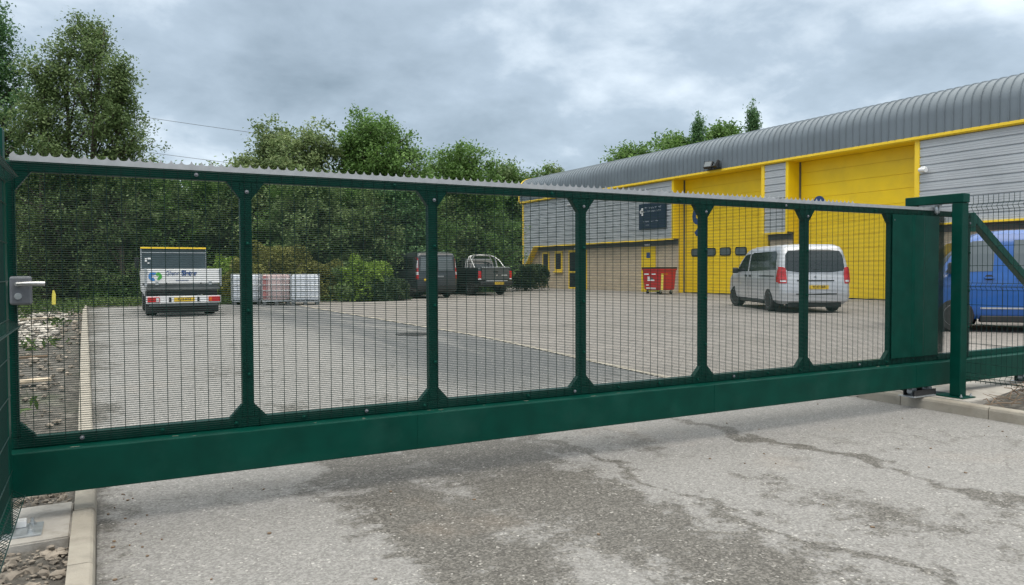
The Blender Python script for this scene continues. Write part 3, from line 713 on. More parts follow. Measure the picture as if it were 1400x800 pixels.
for (yy, zz, lab) in ((39.6, 5.42, 'small white wall light high on grey cladding over the glazed entrance'), (39.35, 2.76, 'small white bulkhead light right above the glazed entrance door'), (32.45, 2.76, 'small white bulkhead light above the plain yellow personnel door')):
    X_ = XF if zz > 3 else XB - 0.05
    t = thing('wall_light', lab, 'wall light', (X_ - 0.005, yy, zz), 0, 'wall lights on the unit')
    obj('light_base', bx((-0.05, -0.2, -0.06), (-0.001, 0.2, 0.06), 0.01), M['white'], t); obj('light_cover', bx((-0.1, -0.17, -0.045), (-0.051, 0.17, 0.045), 0.015), M['clearlens'], t)

# ------------------------------------------------------------------ vehicles
class Lv:
    def __init__(s, rows): s.r = rows
    def at(s, z, k):
        r = s.r
        if z <= r[0][0]: return r[0][k]
        for a, b in zip(r, r[1:]):
            if z <= b[0]:
                t = (z - a[0]) / (b[0] - a[0]); return a[k] * (1 - t) + b[k] * t
        return r[-1][k]
    def body(s):
        bm = bmesh.new(); rings = []
        # denser rows, smooth interpolation
        zs = []
        for a, b in zip(s.r, s.r[1:]):
            for t in (0, 0.34, 0.67): zs.append(a[0] * (1 - t) + b[0] * t)
        zs.append(s.r[-1][0])
        for z in zs:
            yr, yf, w_, rr, rf = [s.at(z, k) for k in range(1, 6)]; ring = []
            def corner(cx_, cy_, r, a0):
                for t in range(0, 91, 15): ring.append((cx_ + r * math.cos(R(a0 + t)), cy_ + r * math.sin(R(a0 + t)), z))
            corner(w_ - rf, yf - rf, rf, 0); corner(-w_ + rf, yf - rf, rf, 90); corner(-w_ + rr, yr + rr, rr, 180); corner(w_ - rr, yr + rr, rr, 270)
            rings.append([bm.verts.new(p) for p in ring])
        n = len(rings[0])
        for a, b in zip(rings, rings[1:]):
            for k in range(n): bm.faces.new((a[k], a[(k + 1) % n], b[(k + 1) % n], b[k]))
        bm.faces.new(rings[0][::-1]); bm.faces.new(rings[-1]); return bm
    def L(s, u, v, o): return Vector((-s.at(v, 3) - o, u, v))
    def Rr(s, u, v, o): return Vector((s.at(v, 3) + o, u, v))
    def _c(s, u, v, k, kr, sg, o):
        w_, r = s.at(v, 3), s.at(v, kr); y = s.at(v, k); e_ = abs(u) - (w_ - r); d = 0
        if e_ > 0: d = r - math.sqrt(max(0, r * r - min(e_, r) ** 2))
        return Vector((u, y + sg * (o - d), v))
    def B(s, u, v, o): return s._c(u, v, 1, 4, -1, o)
    def F(s, u, v, o): return s._c(u, v, 2, 5, 1, o)
    def panel(s, side, poly, o=0.006, th=0.03):
        bm = bmesh.new(); bm.faces.new([bm.verts.new((p[0], p[1], 0)) for p in poly])
        us = [p[0] for p in poly]; vs = [p[1] for p in poly]
        cuts = [((0, r[0] + 1e-4, 0), (0, 1, 0)) for r in s.r if min(vs) < r[0] < max(vs)]
        for a, b in zip(s.r, s.r[1:]):
            for t in (0.34, 0.67):
                z = a[0] * (1 - t) + b[0] * t
                if min(vs) < z < max(vs): cuts.append(((0, z, 0), (0, 1, 0)))
        if side in 'BF':
            u = math.ceil(min(us) / 0.06) * 0.06
            while u < max(us): cuts.append(((u + 1e-4, 0, 0), (1, 0, 0))); u += 0.06
        for co_, no_ in cuts: bmesh.ops.bisect_plane(bm, geom=bm.verts[:] + bm.edges[:] + bm.faces[:], plane_co=co_, plane_no=no_)
        f = {'L': s.L, 'R': s.Rr, 'B': s.B, 'F': s.F}[side]
        base = [(v.co.x, v.co.y) for v in bm.verts]
        for v in bm.verts: v.co = f(v.co.x, v.co.y, o)
        bm.verts.index_update(); vl = bm.verts[:]
        back = [bm.verts.new(f(u, v, o - th)) for u, v in base]
        ix = {v: i for i, v in enumerate(vl)}
        for e_ in [e_ for e_ in bm.edges if len(e_.link_faces) == 1]:
            a, b = e_.verts; bm.faces.new((a, b, back[ix[b]], back[ix[a]]))
        return bm
def rrect(u0, v0, u1, v1, r=0.04):
    pts = []
    for cx_, cy_, a0 in ((u1 - r, v1 - r, 0), (u0 + r, v1 - r, 90), (u0 + r, v0 + r, 180), (u1 - r, v0 + r, 270)):
        for t in (0, 45, 90): pts.append((cx_ + r * math.cos(R(a0 + t)), cy_ + r * math.sin(R(a0 + t))))
    return pts
def cut(o, cutters):
    for cb in cutters:
        me = bpy.data.meshes.new('c'); bmesh.ops.recalc_face_normals(cb, faces=cb.faces); cb.to_mesh(me); cb.free(); co_ = bpy.data.objects.new('c', me); C.objects.link(co_)
        md = o.modifiers.new('b', 'BOOLEAN'); md.object = co_; md.operation = 'DIFFERENCE'; md.solver = 'EXACT'
        bpy.context.view_layer.update()
        nm = bpy.data.meshes.new_from_object(o.evaluated_get(bpy.context.evaluated_depsgraph_get()))
        o.modifiers.clear(); o.data = nm; bpy.data.objects.remove(co_)
    o.data.polygons.foreach_set('use_smooth', [True] * len(o.data.polygons)); o.data.set_sharp_from_angle(angle=R(32))
def wheel(parent, x, y, r, wd=0.22, spokes=8, turn=0):
    s = 1 if x > 0 else -1
    bm = bmesh.new(); pr = [(-wd / 2, r * 0.66), (-wd / 2, r * 0.9), (-wd / 2 + 0.03, r * 0.985), (-0.03, r), (0.03, r), (wd / 2 - 0.03, r * 0.985), (wd / 2, r * 0.9), (wd / 2, r * 0.68), (wd / 2 - 0.02, r * 0.64)]
    lathe(bm, pr, 'x', 32)
    mt = Matrix.Translation((x, y, r)) @ Matrix.Rotation(R(turn), 4, 'Z'); bmesh.ops.transform(bm, matrix=mt, verts=bm.verts)
    wl = obj('wheel', bm, M['rubber'], parent, 35)
    bm = bmesh.new(); o_ = s * wd / 2
    lathe(bm, [(o_ - s * 0.05, r * 0.63), (o_ - s * 0.004, r * 0.66), (o_ + s * 0.002, r * 0.64), (o_ - s * 0.03, r * 0.58), (o_ - s * 0.05, r * 0.5), (o_ - s * 0.052, r * 0.1)], 'x', 28)
    lathe(bm, [(o_ - s * 0.05, r * 0.2), (o_ - s * 0.01, r * 0.16), (o_ - s * 0.005, r * 0.05)], 'x', 14)
    for k in range(spokes):
        a = 2 * math.pi * k / spokes; b1 = bmesh.new(); box(b1, (min(o_ - s * 0.05, o_ - s * 0.018), -r * 0.055, r * 0.12), (max(o_ - s * 0.05, o_ - s * 0.018), r * 0.055, r * 0.60))
        bmesh.ops.transform(b1, matrix=Matrix.Rotation(a, 4, 'X'), verts=b1.verts); me = bpy.data.meshes.new('t'); b1.to_mesh(me); b1.free(); bm.from_mesh(me); bpy.data.meshes.remove(me)
    bmesh.ops.transform(bm, matrix=mt, verts=bm.verts); obj('rim', bm, M['galv'], wl, 30)
def arches(body, root, ws, r, wx):
    cs = []
    for y in ws:
        for s in (-1, 1):
            b_ = bmesh.new(); lathe(b_, sorted([(s * (wx - 0.28), r), (s * (wx + 0.3), r)]), 'x', 28, (0, y, r * 0.9)); cs.append(b_)
    cut(body, cs)
    for y in ws:
        for s in (-1, 1):
            b_ = bmesh.new(); n = 20; o0, o1 = s * (wx - 0.27), s * (wx + 0.03)
            ra = [b_.verts.new((o0, y + (r - 0.004) * math.cos(R(-30 + 240 * k / n)), r * 0.9 + (r - 0.004) * math.sin(R(-30 + 240 * k / n)))) for k in range(n + 1)]
            rb = [b_.verts.new((o1, v.co.y, v.co.z)) for v in ra]
            for k in range(n): b_.faces.new((ra[k], ra[k + 1], rb[k + 1], rb[k]))
            b_.faces.new(ra); obj('arch_liner', b_, M['black'], root)
def plate(root, text, y, z, x=0.0, w_=0.52):
    p = obj('number_plate', bx((x - w_ / 2, y - 0.012, z - 0.055), (x + w_ / 2, y, z + 0.055), 0.003), M['plate'], root)
    text_mesh('plate_lettering', text, 0.10, M['black'], p, (x, y - 0.0125, z), (1, 0, 0), (0, 0, 1), 0.001, 0.82)
    return p
def heading(az): return Vector((math.sin(R(az)), math.cos(R(az)), 0))
def vroot(name, label, rear, az):
    return thing(name, label, 'van' if 'van' in name else 'pickup truck', (rear.x, rear.y, gz(rear.x, rear.y) + 0.005), R(-az))

# silver people carrier
rear = P(1115.5, 20.5)
v = vroot('silver_van', 'silver people-carrier van with black tinted windows parked facing the yellow shutters', rear, 28.4)
S = Lv([(0.24, .10, 4.98, .84, .14, .35), (0.33, .0, 5.08, .93, .18, .4), (0.55, -.02, 5.12, .955, .18, .45), (0.92, .03, 5.05, .965, .17, .5), (1.03, .06, 4.85, .955, .16, .5),
        (1.14, .07, 4.30, .945, .15, .38), (1.42, .13, 3.92, .905, .15, .3), (1.68, .20, 3.52, .85, .15, .3), (1.79, .26, 3.25, .80, .16, .3), (1.85, .36, 2.95, .71, .2, .3), (1.875, .55, 2.6, .55, .2, .25)])
body = obj('body', S.body(), M['silvervan'], v); arches(body, v, (0.98, 4.18), 0.385, 0.90)
for y in (0.98, 4.18):
    for s in (-1, 1): wheel(v, s * 0.85, y, 0.335, turn=(14 if y > 3 else 0))
wn = obj('rear_window', S.panel('B', [(-.80, 1.20), (-.74, 1.14), (-.4, 1.10), (.4, 1.10), (.74, 1.14), (.80, 1.20), (.77, 1.56), (.70, 1.68), (.4, 1.71), (-.4, 1.71), (-.70, 1.68), (-.77, 1.56)], 0.008), M['glass'], v)
b_ = bmesh.new(); tube(b_, [(-.05, .07, 1.17), (.35, .08, 1.155)], 0.008, 5); obj('rear_wiper', b_, M['black'], wn)
obj('bumper', S.panel('B', rrect(-.93, .30, .93, .545, .05), 0.03, 0.08), M['silvervan'], v)
obj('bumper_strip', S.panel('B', rrect(-.55, .50, .55, .53, .01), 0.036, 0.04), M['black'], v)
obj('rear_valance', bx((-.72, .05, .16), (.72, .30, .32), 0.02), M['black'], v)
obj('grip_strip', S.panel('B', rrect(-.50, .865, .50, .895, .012), 0.014), M['black'], v)
for s in (-1, 1):
    tl = obj('tail_light', S.panel('B', [(s * .955, .80), (s * .78, .80), (s * .77, .98), (s * .79, 1.22), (s * .93, 1.26)][::s], 0.012, 0.06), M['red'], v)
    obj('reversing_lens', S.panel('B', [(s * .93, .84), (s * .80, .84), (s * .80, .89), (s * .93, .89)][::s], 0.015, 0.01), M['clearlens'], tl)
    obj('tail_light', S.panel('L' if s < 0 else 'R', [(.12, .82), (.30, .84), (.27, 1.1), (.22, 1.25), (.15, 1.25)], 0.010, 0.03), M['red'], v)
    sd = 'L' if s < 0 else 'R'
    obj('side_window', S.panel(sd, [(.42, 1.17), (2.72, 1.13), (2.72, 1.62), (2.5, 1.68), (.62, 1.69), (.48, 1.6)], 0.006), M['glass'], v)
    obj('side_window', S.panel(sd, [(2.84, 1.13), (3.95, 1.10), (3.75, 1.26), (3.42, 1.52), (3.22, 1.63), (2.84, 1.64)], 0.006), M['glass'], v)
    obj('door_track', S.panel(sd, [(.5, .985), (1.75, .985), (1.75, 1.005), (.5, 1.005)], 0.005), M['black'], v)
    for (a, b) in ((2.66, 2.5), (3.08, 2.90)): obj('door_handle', S.panel(sd, rrect(b, .97, a, 1.02, .02), 0.02, 0.03), M['black'], v)
    for yy in (2.78, 1.62): obj('door_seam', S.panel(sd, [(yy, .36), (yy + .012, .36), (yy + .012, 1.12), (yy, 1.12)], 0.0015, 0.01), M['black'], v)
    b_ = bmesh.new(); box(b_, (s * 0.97, 3.72, 1.06), (s * 1.14, 3.84, 1.24), 0.035); obj('wing_mirror', b_, M['black'], v, 40)
    obj('sill', bx((s * .80, 1.5, .20), (s * .925, 3.7, .30), 0.02), M['black'], v)
    obj('headlight', S.panel('F', [(s * .50, .80), (s * .86, .84), (s * .86, .95), (s * .55, .92)][::-s], 0.006), M['clearlens'], v)
obj('windscreen', S.panel('F', [(-.78, 1.18), (.78, 1.18), (.70, 1.66), (-.70, 1.66)], 0.006), M['glass'], v)
plate(v, 'YF 02 ERR', -0.01, 0.70, 0.08); obj('tailgate_recess', S.panel('B', rrect(-.33, .62, .48, .80, .03), 0.004, 0.01), M['silvervan'], v)
text_mesh('badge', 'o', 0.10, M['chrome'], v, (0, 0.03, 0.99), (1, 0, 0), (0, 0, 1), 0.004)

# blue van (beyond the fence)
az = 315; H = heading(az); right = Vector((H.y, -H.x, 0)); rp_ = P(1370, 14.35) - H * 2.95 + right * 0.95
v = vroot('blue_van', 'bright blue panel van seen from its side behind the green mesh fence', rp_, az)
S = Lv([(0.26, .05, 4.45, .88, .12, .35), (0.36, .0, 4.52, .94, .14, .4), (0.9, .0, 4.5, .955, .14, .5), (1.02, .02, 4.38, .95, .14, .5), (1.16, .04, 4.05, .935, .14, .38), (1.5, .08, 3.78, .89, .14, .3), (1.76, .13, 3.5, .835, .15, .3), (1.88, .18, 3.3, .79, .17, .3), (1.945, .28, 3.0, .70, .2, .3), (1.965, .5, 2.6, .5, .2, .2)])
body = obj('body', S.body(), M['bluevan'], v); arches(body, v, (0.95, 3.72), 0.38, 0.9)
for y in (0.95, 3.72):
    for s in (-1, 1): wheel(v, s * 0.85, y, 0.33)
for s in (-1, 1):
    sd = 'L' if s < 0 else 'R'
    obj('side_window', S.panel(sd, [(3.10, 1.17), (3.9, 1.15), (3.78, 1.34), (3.62, 1.60), (3.42, 1.74), (3.04, 1.76)], 0.006), M['glass_pale'], v)
    obj('side_window', S.panel(sd, [(1.55, 1.17), (2.78, 1.17), (2.72, 1.76), (1.55, 1.76)], 0.006), M['glass_pale'], v)
    obj('side_window', S.panel(sd, [(.30, 1.17), (1.42, 1.17), (1.42, 1.76), (.42, 1.76)], 0.006), M['glass_pale'], v)
    for a in (3.16, 2.62):
        hd = obj('door_handle', S.panel(sd, rrect(a - .09, 1.03, a + .09, 1.065, .015), 0.035, 0.04), M['bluevan'], v); obj('handle_recess', S.panel(sd, rrect(a - .07, 1.00, a + .07, 1.10, .04), 0.003, 0.01), M['black'], hd)
    for yy in (2.93, 1.48): obj('door_seam', S.panel(sd, [(yy, .4), (yy + .012, .4), (yy + .012, 1.15), (yy, 1.15)], 0.0015, 0.01), M['black'], v)
    obj('rubbing_strip', S.panel(sd, [(1.4, .455), (3.3, .455), (3.3, .485), (1.4, .485)], 0.012, 0.02), M['chrome'], v)
    obj('swage_line', S.panel(sd, [(.1, .88), (4.0, .88), (4.0, .905), (.1, .905)], 0.008, 0.02), M['bluevan'], v)
    obj('wing_mirror', bx((s * .96, 3.75, 1.12), (s * 1.14, 3.87, 1.34), 0.035), M['black'], v, 40)
    obj('sill', bx((s * .80, 1.4, .20), (s * .935, 3.3, .33), 0.02), M['black'], v)
    obj('headlight', S.panel('F', [(s * .50, .74), (s * .88, .76), (s * .88, .95), (s * .55, .92)][::-s], 0.006), M['clearlens'], v)
    obj('tail_light', S.panel('B', [(s * .94, .85), (s * .82, .85), (s * .82, 1.35), (s * .88, 1.35)][::s], 0.01), M['red'], v)
obj('windscreen', S.panel('F', [(-.78, 1.2), (.78, 1.2), (.70, 1.74), (-.70, 1.74)], 0.006), M['glass'], v)
obj('rear_window', S.panel('B', rrect(-.72, 1.2, .72, 1.72, .06), 0.006), M['glass'], v)

# dark van in the far row
v = vroot('dark_van', 'dark grey panel van with tall tail lights parked between bush and pickup', P(598, 32.3), -1)
S = Lv([(0.28, .05, 4.75, .88, .12, .35), (0.38, .0, 4.85, .94, .12, .4), (0.95, .0, 4.8, .95, .12, .5), (1.08, .02, 4.6, .945, .12, .5), (1.22, .03, 4.1, .93, .12, .38), (1.6, .05, 3.7, .90, .12, .3), (1.82, .08, 3.4, .86, .13, .3), (1.92, .13, 3.2, .81, .16, .3), (1.965, .25, 3.0, .72, .2, .3), (1.98, .45, 2.6, .5, .2, .2)])
body = obj('body', S.body(), M['darkvan'], v); arches(body, v, (0.95, 3.95), 0.38, 0.9)
for y in (0.95, 3.95):
    for s in (-1, 1): wheel(v, s * 0.85, y, 0.33)
for s in (-1, 1):
    sd = 'L' if s < 0 else 'R'
    tl = obj('tail_light', S.panel('B', [(s * .945, .82), (s * .855, .82), (s * .84, 1.72), (s * .88, 1.72)][::s], 0.014, 0.05), M['red'], v)
    obj('tail_light_lens', S.panel('B', [(s * .935, 1.0), (s * .865, 1.0), (s * .855, 1.12), (s * .93, 1.12)][::s], 0.018, 0.01), M['clearlens'], tl); obj('tail_light_lens', S.panel('B', [(s * .92, 1.28), (s * .865, 1.28), (s * .852, 1.62), (s * .89, 1.62)][::s], 0.018, 0.01), M['clearlens'], tl)
    obj('rear_window', S.panel('B', sorted([(s * .06, 1.18), (s * .06, 1.74)], key=lambda p: p[1]) + sorted([(s * .76, 1.18), (s * .72, 1.74)], key=lambda p: -p[1]), 0.01), M['glass_pale'], v)
    obj('side_window', S.panel(sd, [(2.9, 1.22), (4.0, 1.2), (3.75, 1.42), (3.4, 1.7), (2.9, 1.74)], 0.006), M['glass'], v)
    obj('side_panel_glass', S.panel(sd, [(.4, 1.22), (2.75, 1.22), (2.75, 1.74), (.5, 1.74)], 0.005), M['glass'], v)
    obj('door_handle', S.panel(sd, rrect(2.6, 1.0, 2.78, 1.04, .015), 0.03, 0.04), M['galv'], v)
    obj('wing_mirror', bx((s * .96, 3.75, 1.12), (s * 1.14, 3.87, 1.34), 0.035), M['black'], v, 40)
obj('rear_bumper', S.panel('B', rrect(-.93, .34, .93, .56, .05), 0.05, 0.1), M['black'], v)
obj('number_plate_handle', S.panel('B', rrect(-.02, .90, .30, .95, .02), 0.02, 0.02), M['galv'], v)
plate(v, 'U12', -0.012, 0.80, -0.46, 0.3); obj('door_seam', S.panel('B', [(-.006, .58), (.006, .58), (.006, 1.85), (-.006, 1.85)], 0.003, 0.01), M['black'], v)
obj('windscreen', S.panel('F', [(-.78, 1.24), (.78, 1.24), (.72, 1.74), (-.72, 1.74)], 0.006), M['glass'], v)

# dark pickup with roll bar
v = vroot('dark_pickup', 'dark double cab pickup with shiny roll bar and grey tailgate, next to the clipped hedge', P(678, 35.6), 0)
S = Lv([(0.42, .08, 5.1, .84, .1, .3), (0.52, .05, 5.18, .88, .1, .4), (0.95, .05, 5.15, .90, .08, .5), (1.10, .06, 4.95, .895, .07, .5), (1.26, .08, 3.95, .87, .06, .3), (1.285, .09, 3.6, .86, .06, .2)])
body = obj('body', S.body(), M['pickup'], v)
arches(body, v, (1.05, 4.1), 0.42, 0.86)
bb = bmesh.new(); box(bb, (-.74, .16, .72), (.74, 1.52, 1.5)); cut(body, [bb])
K = Lv([(1.286, 1.62, 3.95, .85, .1, .25), (1.5, 1.70, 3.6, .80, .1, .25), (1.70, 1.80, 3.2, .72, .12, .25), (1.78, 1.95, 3.0, .62, .15, .25), (1.80, 2.2, 2.8, .45, .15, .2)])
cb = obj('cab', K.body(), M['pickup'], v, 40)
obj('cab_window', K.panel('B', rrect(-.70, 1.34, .70, 1.68, .06), 0.006), M['glass'], cb); obj('windscreen', K.panel('F', [(-.7, 1.32), (.7, 1.32), (.62, 1.7), (-.62, 1.7)], 0.006), M['glass'], cb)
for y in (1.05, 4.1):
    for s in (-1, 1): wheel(v, s * 0.76, y, 0.38, 0.25, 6)
for s in (-1, 1):
    sd = 'L' if s < 0 else 'R'
    obj('side_window', K.panel(sd, [(1.9, 1.33), (2.7, 1.33), (2.7, 1.66), (2.1, 1.66)], 0.006), M['glass'], cb); obj('side_window', K.panel(sd, [(2.8, 1.33), (3.7, 1.33), (3.3, 1.6), (3.1, 1.66), (2.8, 1.66)], 0.006), M['glass'], cb)
    tl = obj('tail_light', S.panel('B', [(s * .885, .80), (s * .74, .80), (s * .74, 1.16), (s * .87, 1.16)][::s], 0.02, 0.06), M['red'], v)
    obj('tail_light_lens', S.panel('B', [(s * .885, .74), (s * .74, .74), (s * .74, .80), (s * .87, .80)][::s], 0.02, 0.06), M['clearlens'], tl)
    obj('wing_mirror', bx((s * .9, 3.45, 1.2), (s * 1.08, 3.57, 1.4), 0.03), M['black'], v, 40)
    b_ = bmesh.new(); tube(b_, [(s * .80, 1.42, 1.29), (s * .76, 1.48, 1.62), (s * .66, 1.5, 1.82), (s * .5, 1.5, 1.885), (0, 1.5, 1.9)], 0.036, 8); obj('roll_bar', b_, M['chrome'], v, 60)
    b_ = bmesh.new(); tube(b_, [(s * .80, .62, 1.29), (s * .74, 1.1, 1.66), (s * .64, 1.45, 1.84)], 0.028, 8); obj('roll_bar_stay', b_, M['chrome'], v, 60)
    b_ = bmesh.new(); tube(b_, [(s * .60, 1.46, 1.29), (s * .52, 1.49, 1.65), (s * .42, 1.5, 1.87)], 0.024, 8); obj('roll_bar_stay', b_, M['chrome'], v, 60)
tg = obj('tailgate', bx((-.72, -.0, .76), (.72, .05, 1.285), 0.012), M['pickupgate'], v); obj('tailgate_top', bx((-.73, -.02, 1.286), (.73, .07, 1.33), 0.01), M['galv'], tg)
obj('tailgate_handle', bx((-.12, -.022, 1.06), (.12, -.001, 1.14), 0.008), M['black'], tg)
text_mesh('badge', 'o', 0.16, M['chrome'], tg, (0.05, -0.003, 0.97), (1, 0, 0), (0, 0, 1), 0.006); obj('lettering_bar', bx((.3, -.004, .92), (.6, -.0005, .98)), M['galv'], tg)
obj('rear_bumper', bx((-.86, -.14, .46), (.86, .06, .66), 0.03), M['black'], v, 40); obj('step_plate', bx((-.55, -.15, .661), (.55, .0, .70), 0.01), M['galv'], v)
plate(v, 'FN12 KXR', -0.142, 0.575, 0.1)
obj('tow_bar', bx((-.05, -.22, .38), (.05, .1, .44), 0.01), M['black'], v)

# tipper truck, seen from behind
tp = P(251.5, 20.0); t = thing('tipper_truck', 'small tipper truck seen from behind, white tailboard, yellow light bar over dark cab guard', 'truck', (tp.x, tp.y, gz(tp.x, tp.y) + 0.005), R(-0.5)); t.scale = (0.92, 1, 1)
def tb(name, a, b, m, bev=0.01, par=None, sm=None): return obj(name, bx(a, b, bev), m, par or t, sm)
tbt = tb('tailboard', (-.985, 0, .87), (.985, .045, 1.25), M['white'], 0.008)
for s in (-1, 1):
    tb('side_board', (s * .985 - (.0 if s > 0 else .0), .05, .87), (s * .945, 3.15, 1.25), M['white'], 0.006)
    tb('corner_post', (s * .95, -.02, .80), (s * 1.01, .04, 1.27), M['galv'], 0.006)
tb('bed_floor', (-.94, .05, .78), (.94, 3.15, .86), M['chassis'])
tb('bed_frame', (-.97, .0, .70), (.97, .05, .775), M['chassis'], 0.005)
tb('cross_member', (-.90, .10, .575), (.90, .16, .695), M['black'], 0.004)
for s in (-1, 1):
    tb('mudflap', (s * .62, .46, .09), (s * .94, .475, .69), M['black'], 0.003)
    tb('tailboard_hinge', (s * .70 - .04, -.02, .84), (s * .70 + .04, -.001, .93), M['galv'], 0.004, tbt); tb('tailboard_catch', (s * .955 - .02, -.03, 1.14), (s * .955 + .02, -.0215, 1.22), M['galv'], 0.003, tbt)
    tb('strap_hook', (s * .45 - .015, -.015, .86), (s * .45 + .015, -.001, .90), M['black'], 0.002, tbt)
for s in (-1, 1): tb('chassis_rail', (s * .35, .1, .42), (s * .45, 5.0, .69), M['chassis'])
cp = tb('cab_guard', (-.98, 3.17, .87), (.98, 3.23, 1.84), M['slate'], 0.01)
tb('guard_mesh_bar', (-.95, 3.155, 1.72), (.95, 3.168, 1.75), M['galv'], 0.003, cp); tb('guard_post', (-.985, 3.15, .9), (-.95, 3.168, 1.845), M['galv'], 0.003, cp); tb('guard_post', (.95, 3.15, .9), (.985, 3.168, 1.845), M['galv'], 0.003, cp)
b_ = bmesh.new()
for (xx, zz, ww, hh) in ((-.86, 1.46, .06, .12), (-.78, 1.54, .09, .05), (-.78, 1.40, .05, .05)): box(b_, (xx, 3.150, zz), (xx + ww, 3.166, zz + hh))
obj('sticker', b_, M['white'], cp)
tb('beacon_bar', (-.98, 3.12, 1.85), (.98, 3.26, 1.92), M['yellow_trim'], 0.015)
CB = Lv([(0.45, 3.3, 4.9, .86, .1, .15), (0.6, 3.28, 5.0, .93, .1, .2), (1.15, 3.28, 5.0, .95, .1, .2), (1.35, 3.29, 4.8, .94, .1, .2), (1.68, 3.32, 4.3, .86, .1, .2), (1.78, 3.4, 4.1, .78, .15, .2), (1.81, 3.55, 3.95, .6, .15, .2)])
cab = obj('cab', CB.body(), M['white'], t, 40)
for sd in 'LR': obj('side_window', CB.panel(sd, [(3.55, 1.2), (4.6, 1.2), (4.25, 1.62), (3.55, 1.65)], 0.006), M['glass'], cab)
obj('windscreen', CB.panel('F', [(-.8, 1.38), (.8, 1.38), (.72, 1.66), (-.72, 1.66)], 0.006), M['glass'], cab)
for s in (-1, 1): tb('wing_mirror', (s * .98, 4.3, 1.3), (s * 1.12, 4.38, 1.62), M['black'], 0.02)
rb = tb('light_bar', (-.98, -.06, .36), (.98, -.01, .56), M['white'], 0.008)
for s in (-1, 1):
    lm = tb('tail_light', (s * .95, -.09, .395), (s * .64, -.061, .525), M['red'], 0.008, rb); tb('indicator_lens', (s * .73, -.095, .41), (s * .66, -.0905, .51), M['clearlens' if s < 0 else 'orange'], 0.002, lm)
    tb('bracket', (s * .34, -.08, .40), (s * .40, -.061, .52), M['black'], 0.004, rb)
pl = plate(t, 'YL15 HTZ', -0.062, 0.46, 0.0, 0.54)
tb('underrun_bar', (-.9, .0, .28), (.9, .07, .355), M['chassis'])
tb('mudguard', (-.98, .45, .10), (.98, .50, .35), M['black'])
for y in (1.1, 4.2):
    for s in (-1, 1): wheel(t, s * 0.80, y, 0.34, 0.3 if y < 2 else 0.22, 6)
# writing and emblem on the tailboard
text_mesh('company_name', 'Glenn', 0.155, M['blue'], tbt, (-.29, -0.004, 1.135), (1, 0, 0), (0, 0, 1), 0.0)
text_mesh('company_name', 'Slater', 0.175, M['blue'], tbt, (.14, -0.004, 1.135), (1, 0, 0), (0, 0, 1), 0.009)
b_ = bmesh.new()
for k in range(9): box(b_, (-.20 + k * .037, -.006, .935), (-.175 + k * .037, -.001, .965))
obj('small_print', b_, M['blue'], tbt)
b_ = bmesh.new()
def arc(b_, cx_, cz_, r0, r1, a0, a1, n=14):
    pts = [(cx_ + r1 * math.cos(R(a0 + (a1 - a0) * k / n)), -.001, cz_ + r1 * math.sin(R(a0 + (a1 - a0) * k / n))) for k in range(n + 1)] + [(cx_ + r0 * math.cos(R(a1 - (a1 - a0) * k / n)), -.001, cz_ + r0 * math.sin(R(a1 - (a1 - a0) * k / n))) for k in range(n + 1)]
    prism(b_, pts, (0, -0.005, 0))
arc(b_, -.80, 1.06, 0.03, 0.115, 40, 300); obj('blue_emblem', b_, M['bluetxt'], tbt)
b_ = bmesh.new(); arc(b_, -.66, 1.06, 0.02, 0.095, -110, 150); obj('green_emblem', b_, M['greentxt'], tbt)

# ------------------------------------------------------------------ red wheeled bin
bp_ = P(893, 36.9); t = thing('wheelie_bin', 'large red four-wheeled commercial bin with stickers and yellow corner strip, against the brick wall', 'bin', (23.9, 29.15, YARD + 0.005), R(-90))
bm = bmesh.new(); lo_, hi_ = [], []
for z, hx, hy in ((0.20, .62, .44), (1.18, .67, .51)):
    lo_.append([bm.verts.new((sx * hx, sy * hy, z)) for sx, sy in ((-1, -1), (1, -1), (1, 1), (-1, 1))])
for k in range(4): bm.faces.new((lo_[0][k], lo_[0][(k + 1) % 4], lo_[1][(k + 1) % 4], lo_[1][k]))
bm.faces.new(lo_[0][::-1]); bm.faces.new(lo_[1]); bmesh.ops.bevel(bm, geom=bm.edges[:], offset=0.04, segments=3, affect='EDGES')
bb_ = obj('bin_body', bm, M['redbin'], t, 40)
obj('bin_rim', bx((-.70, -.53, 1.15), (.70, .53, 1.23), 0.02), M['redbin'], t, 40)
bm = bmesh.new(); prism(bm, [(-.71, -.54, 1.235), (.71, -.54, 1.235), (.71, .54, 1.235), (-.71, .54, 1.235)], (0, 0, 0.05), 0.02); obj('bin_lid', bm, M['black'], t, 40)
def stick(name, x0, z0, x1, z1, m, side='F'):
    b_ = bmesh.new(); f = lambda z: 0.44 + (z - .2) * 0.0714 + 0.004
    g_ = lambda z: 0.62 + (z - .2) * 0.051 + 0.004
    if side == 'F': prism(b_, [(x0, -f(z0), z0), (x1, -f(z0), z0), (x1, -f(z1), z1), (x0, -f(z1), z1)], (0, -0.003, 0))
    else: prism(b_, [(g_(z0), x0, z0), (g_(z0), x1, z0), (g_(z1), x1, z1), (g_(z1), x0, z1)], (0.003, 0, 0))
    obj(name, b_, m, bb_)
stick('sticker', -.52, .93, -.18, .99, M['white']); stick('sticker', .05, .93, .34, .99, M['white'])
stick('sticker', -.30, .62, .22, .70, M['white']); stick('sticker', -.28, .71, -.12, .86, M['white']); stick('sticker', -.06, .71, .12, .80, M['glass_pale'])
stick('sticker', -.42, .40, -.22, .46, M['white']); stick('sticker', -.42, .24, .30, .31, M['white']); stick('warning_strip', -.42, .93, -.02, 1.0, M['orange'], 'S')
stick('yellow_strip', -.42, .22, -.28, 1.0, M['tag'], 'S')
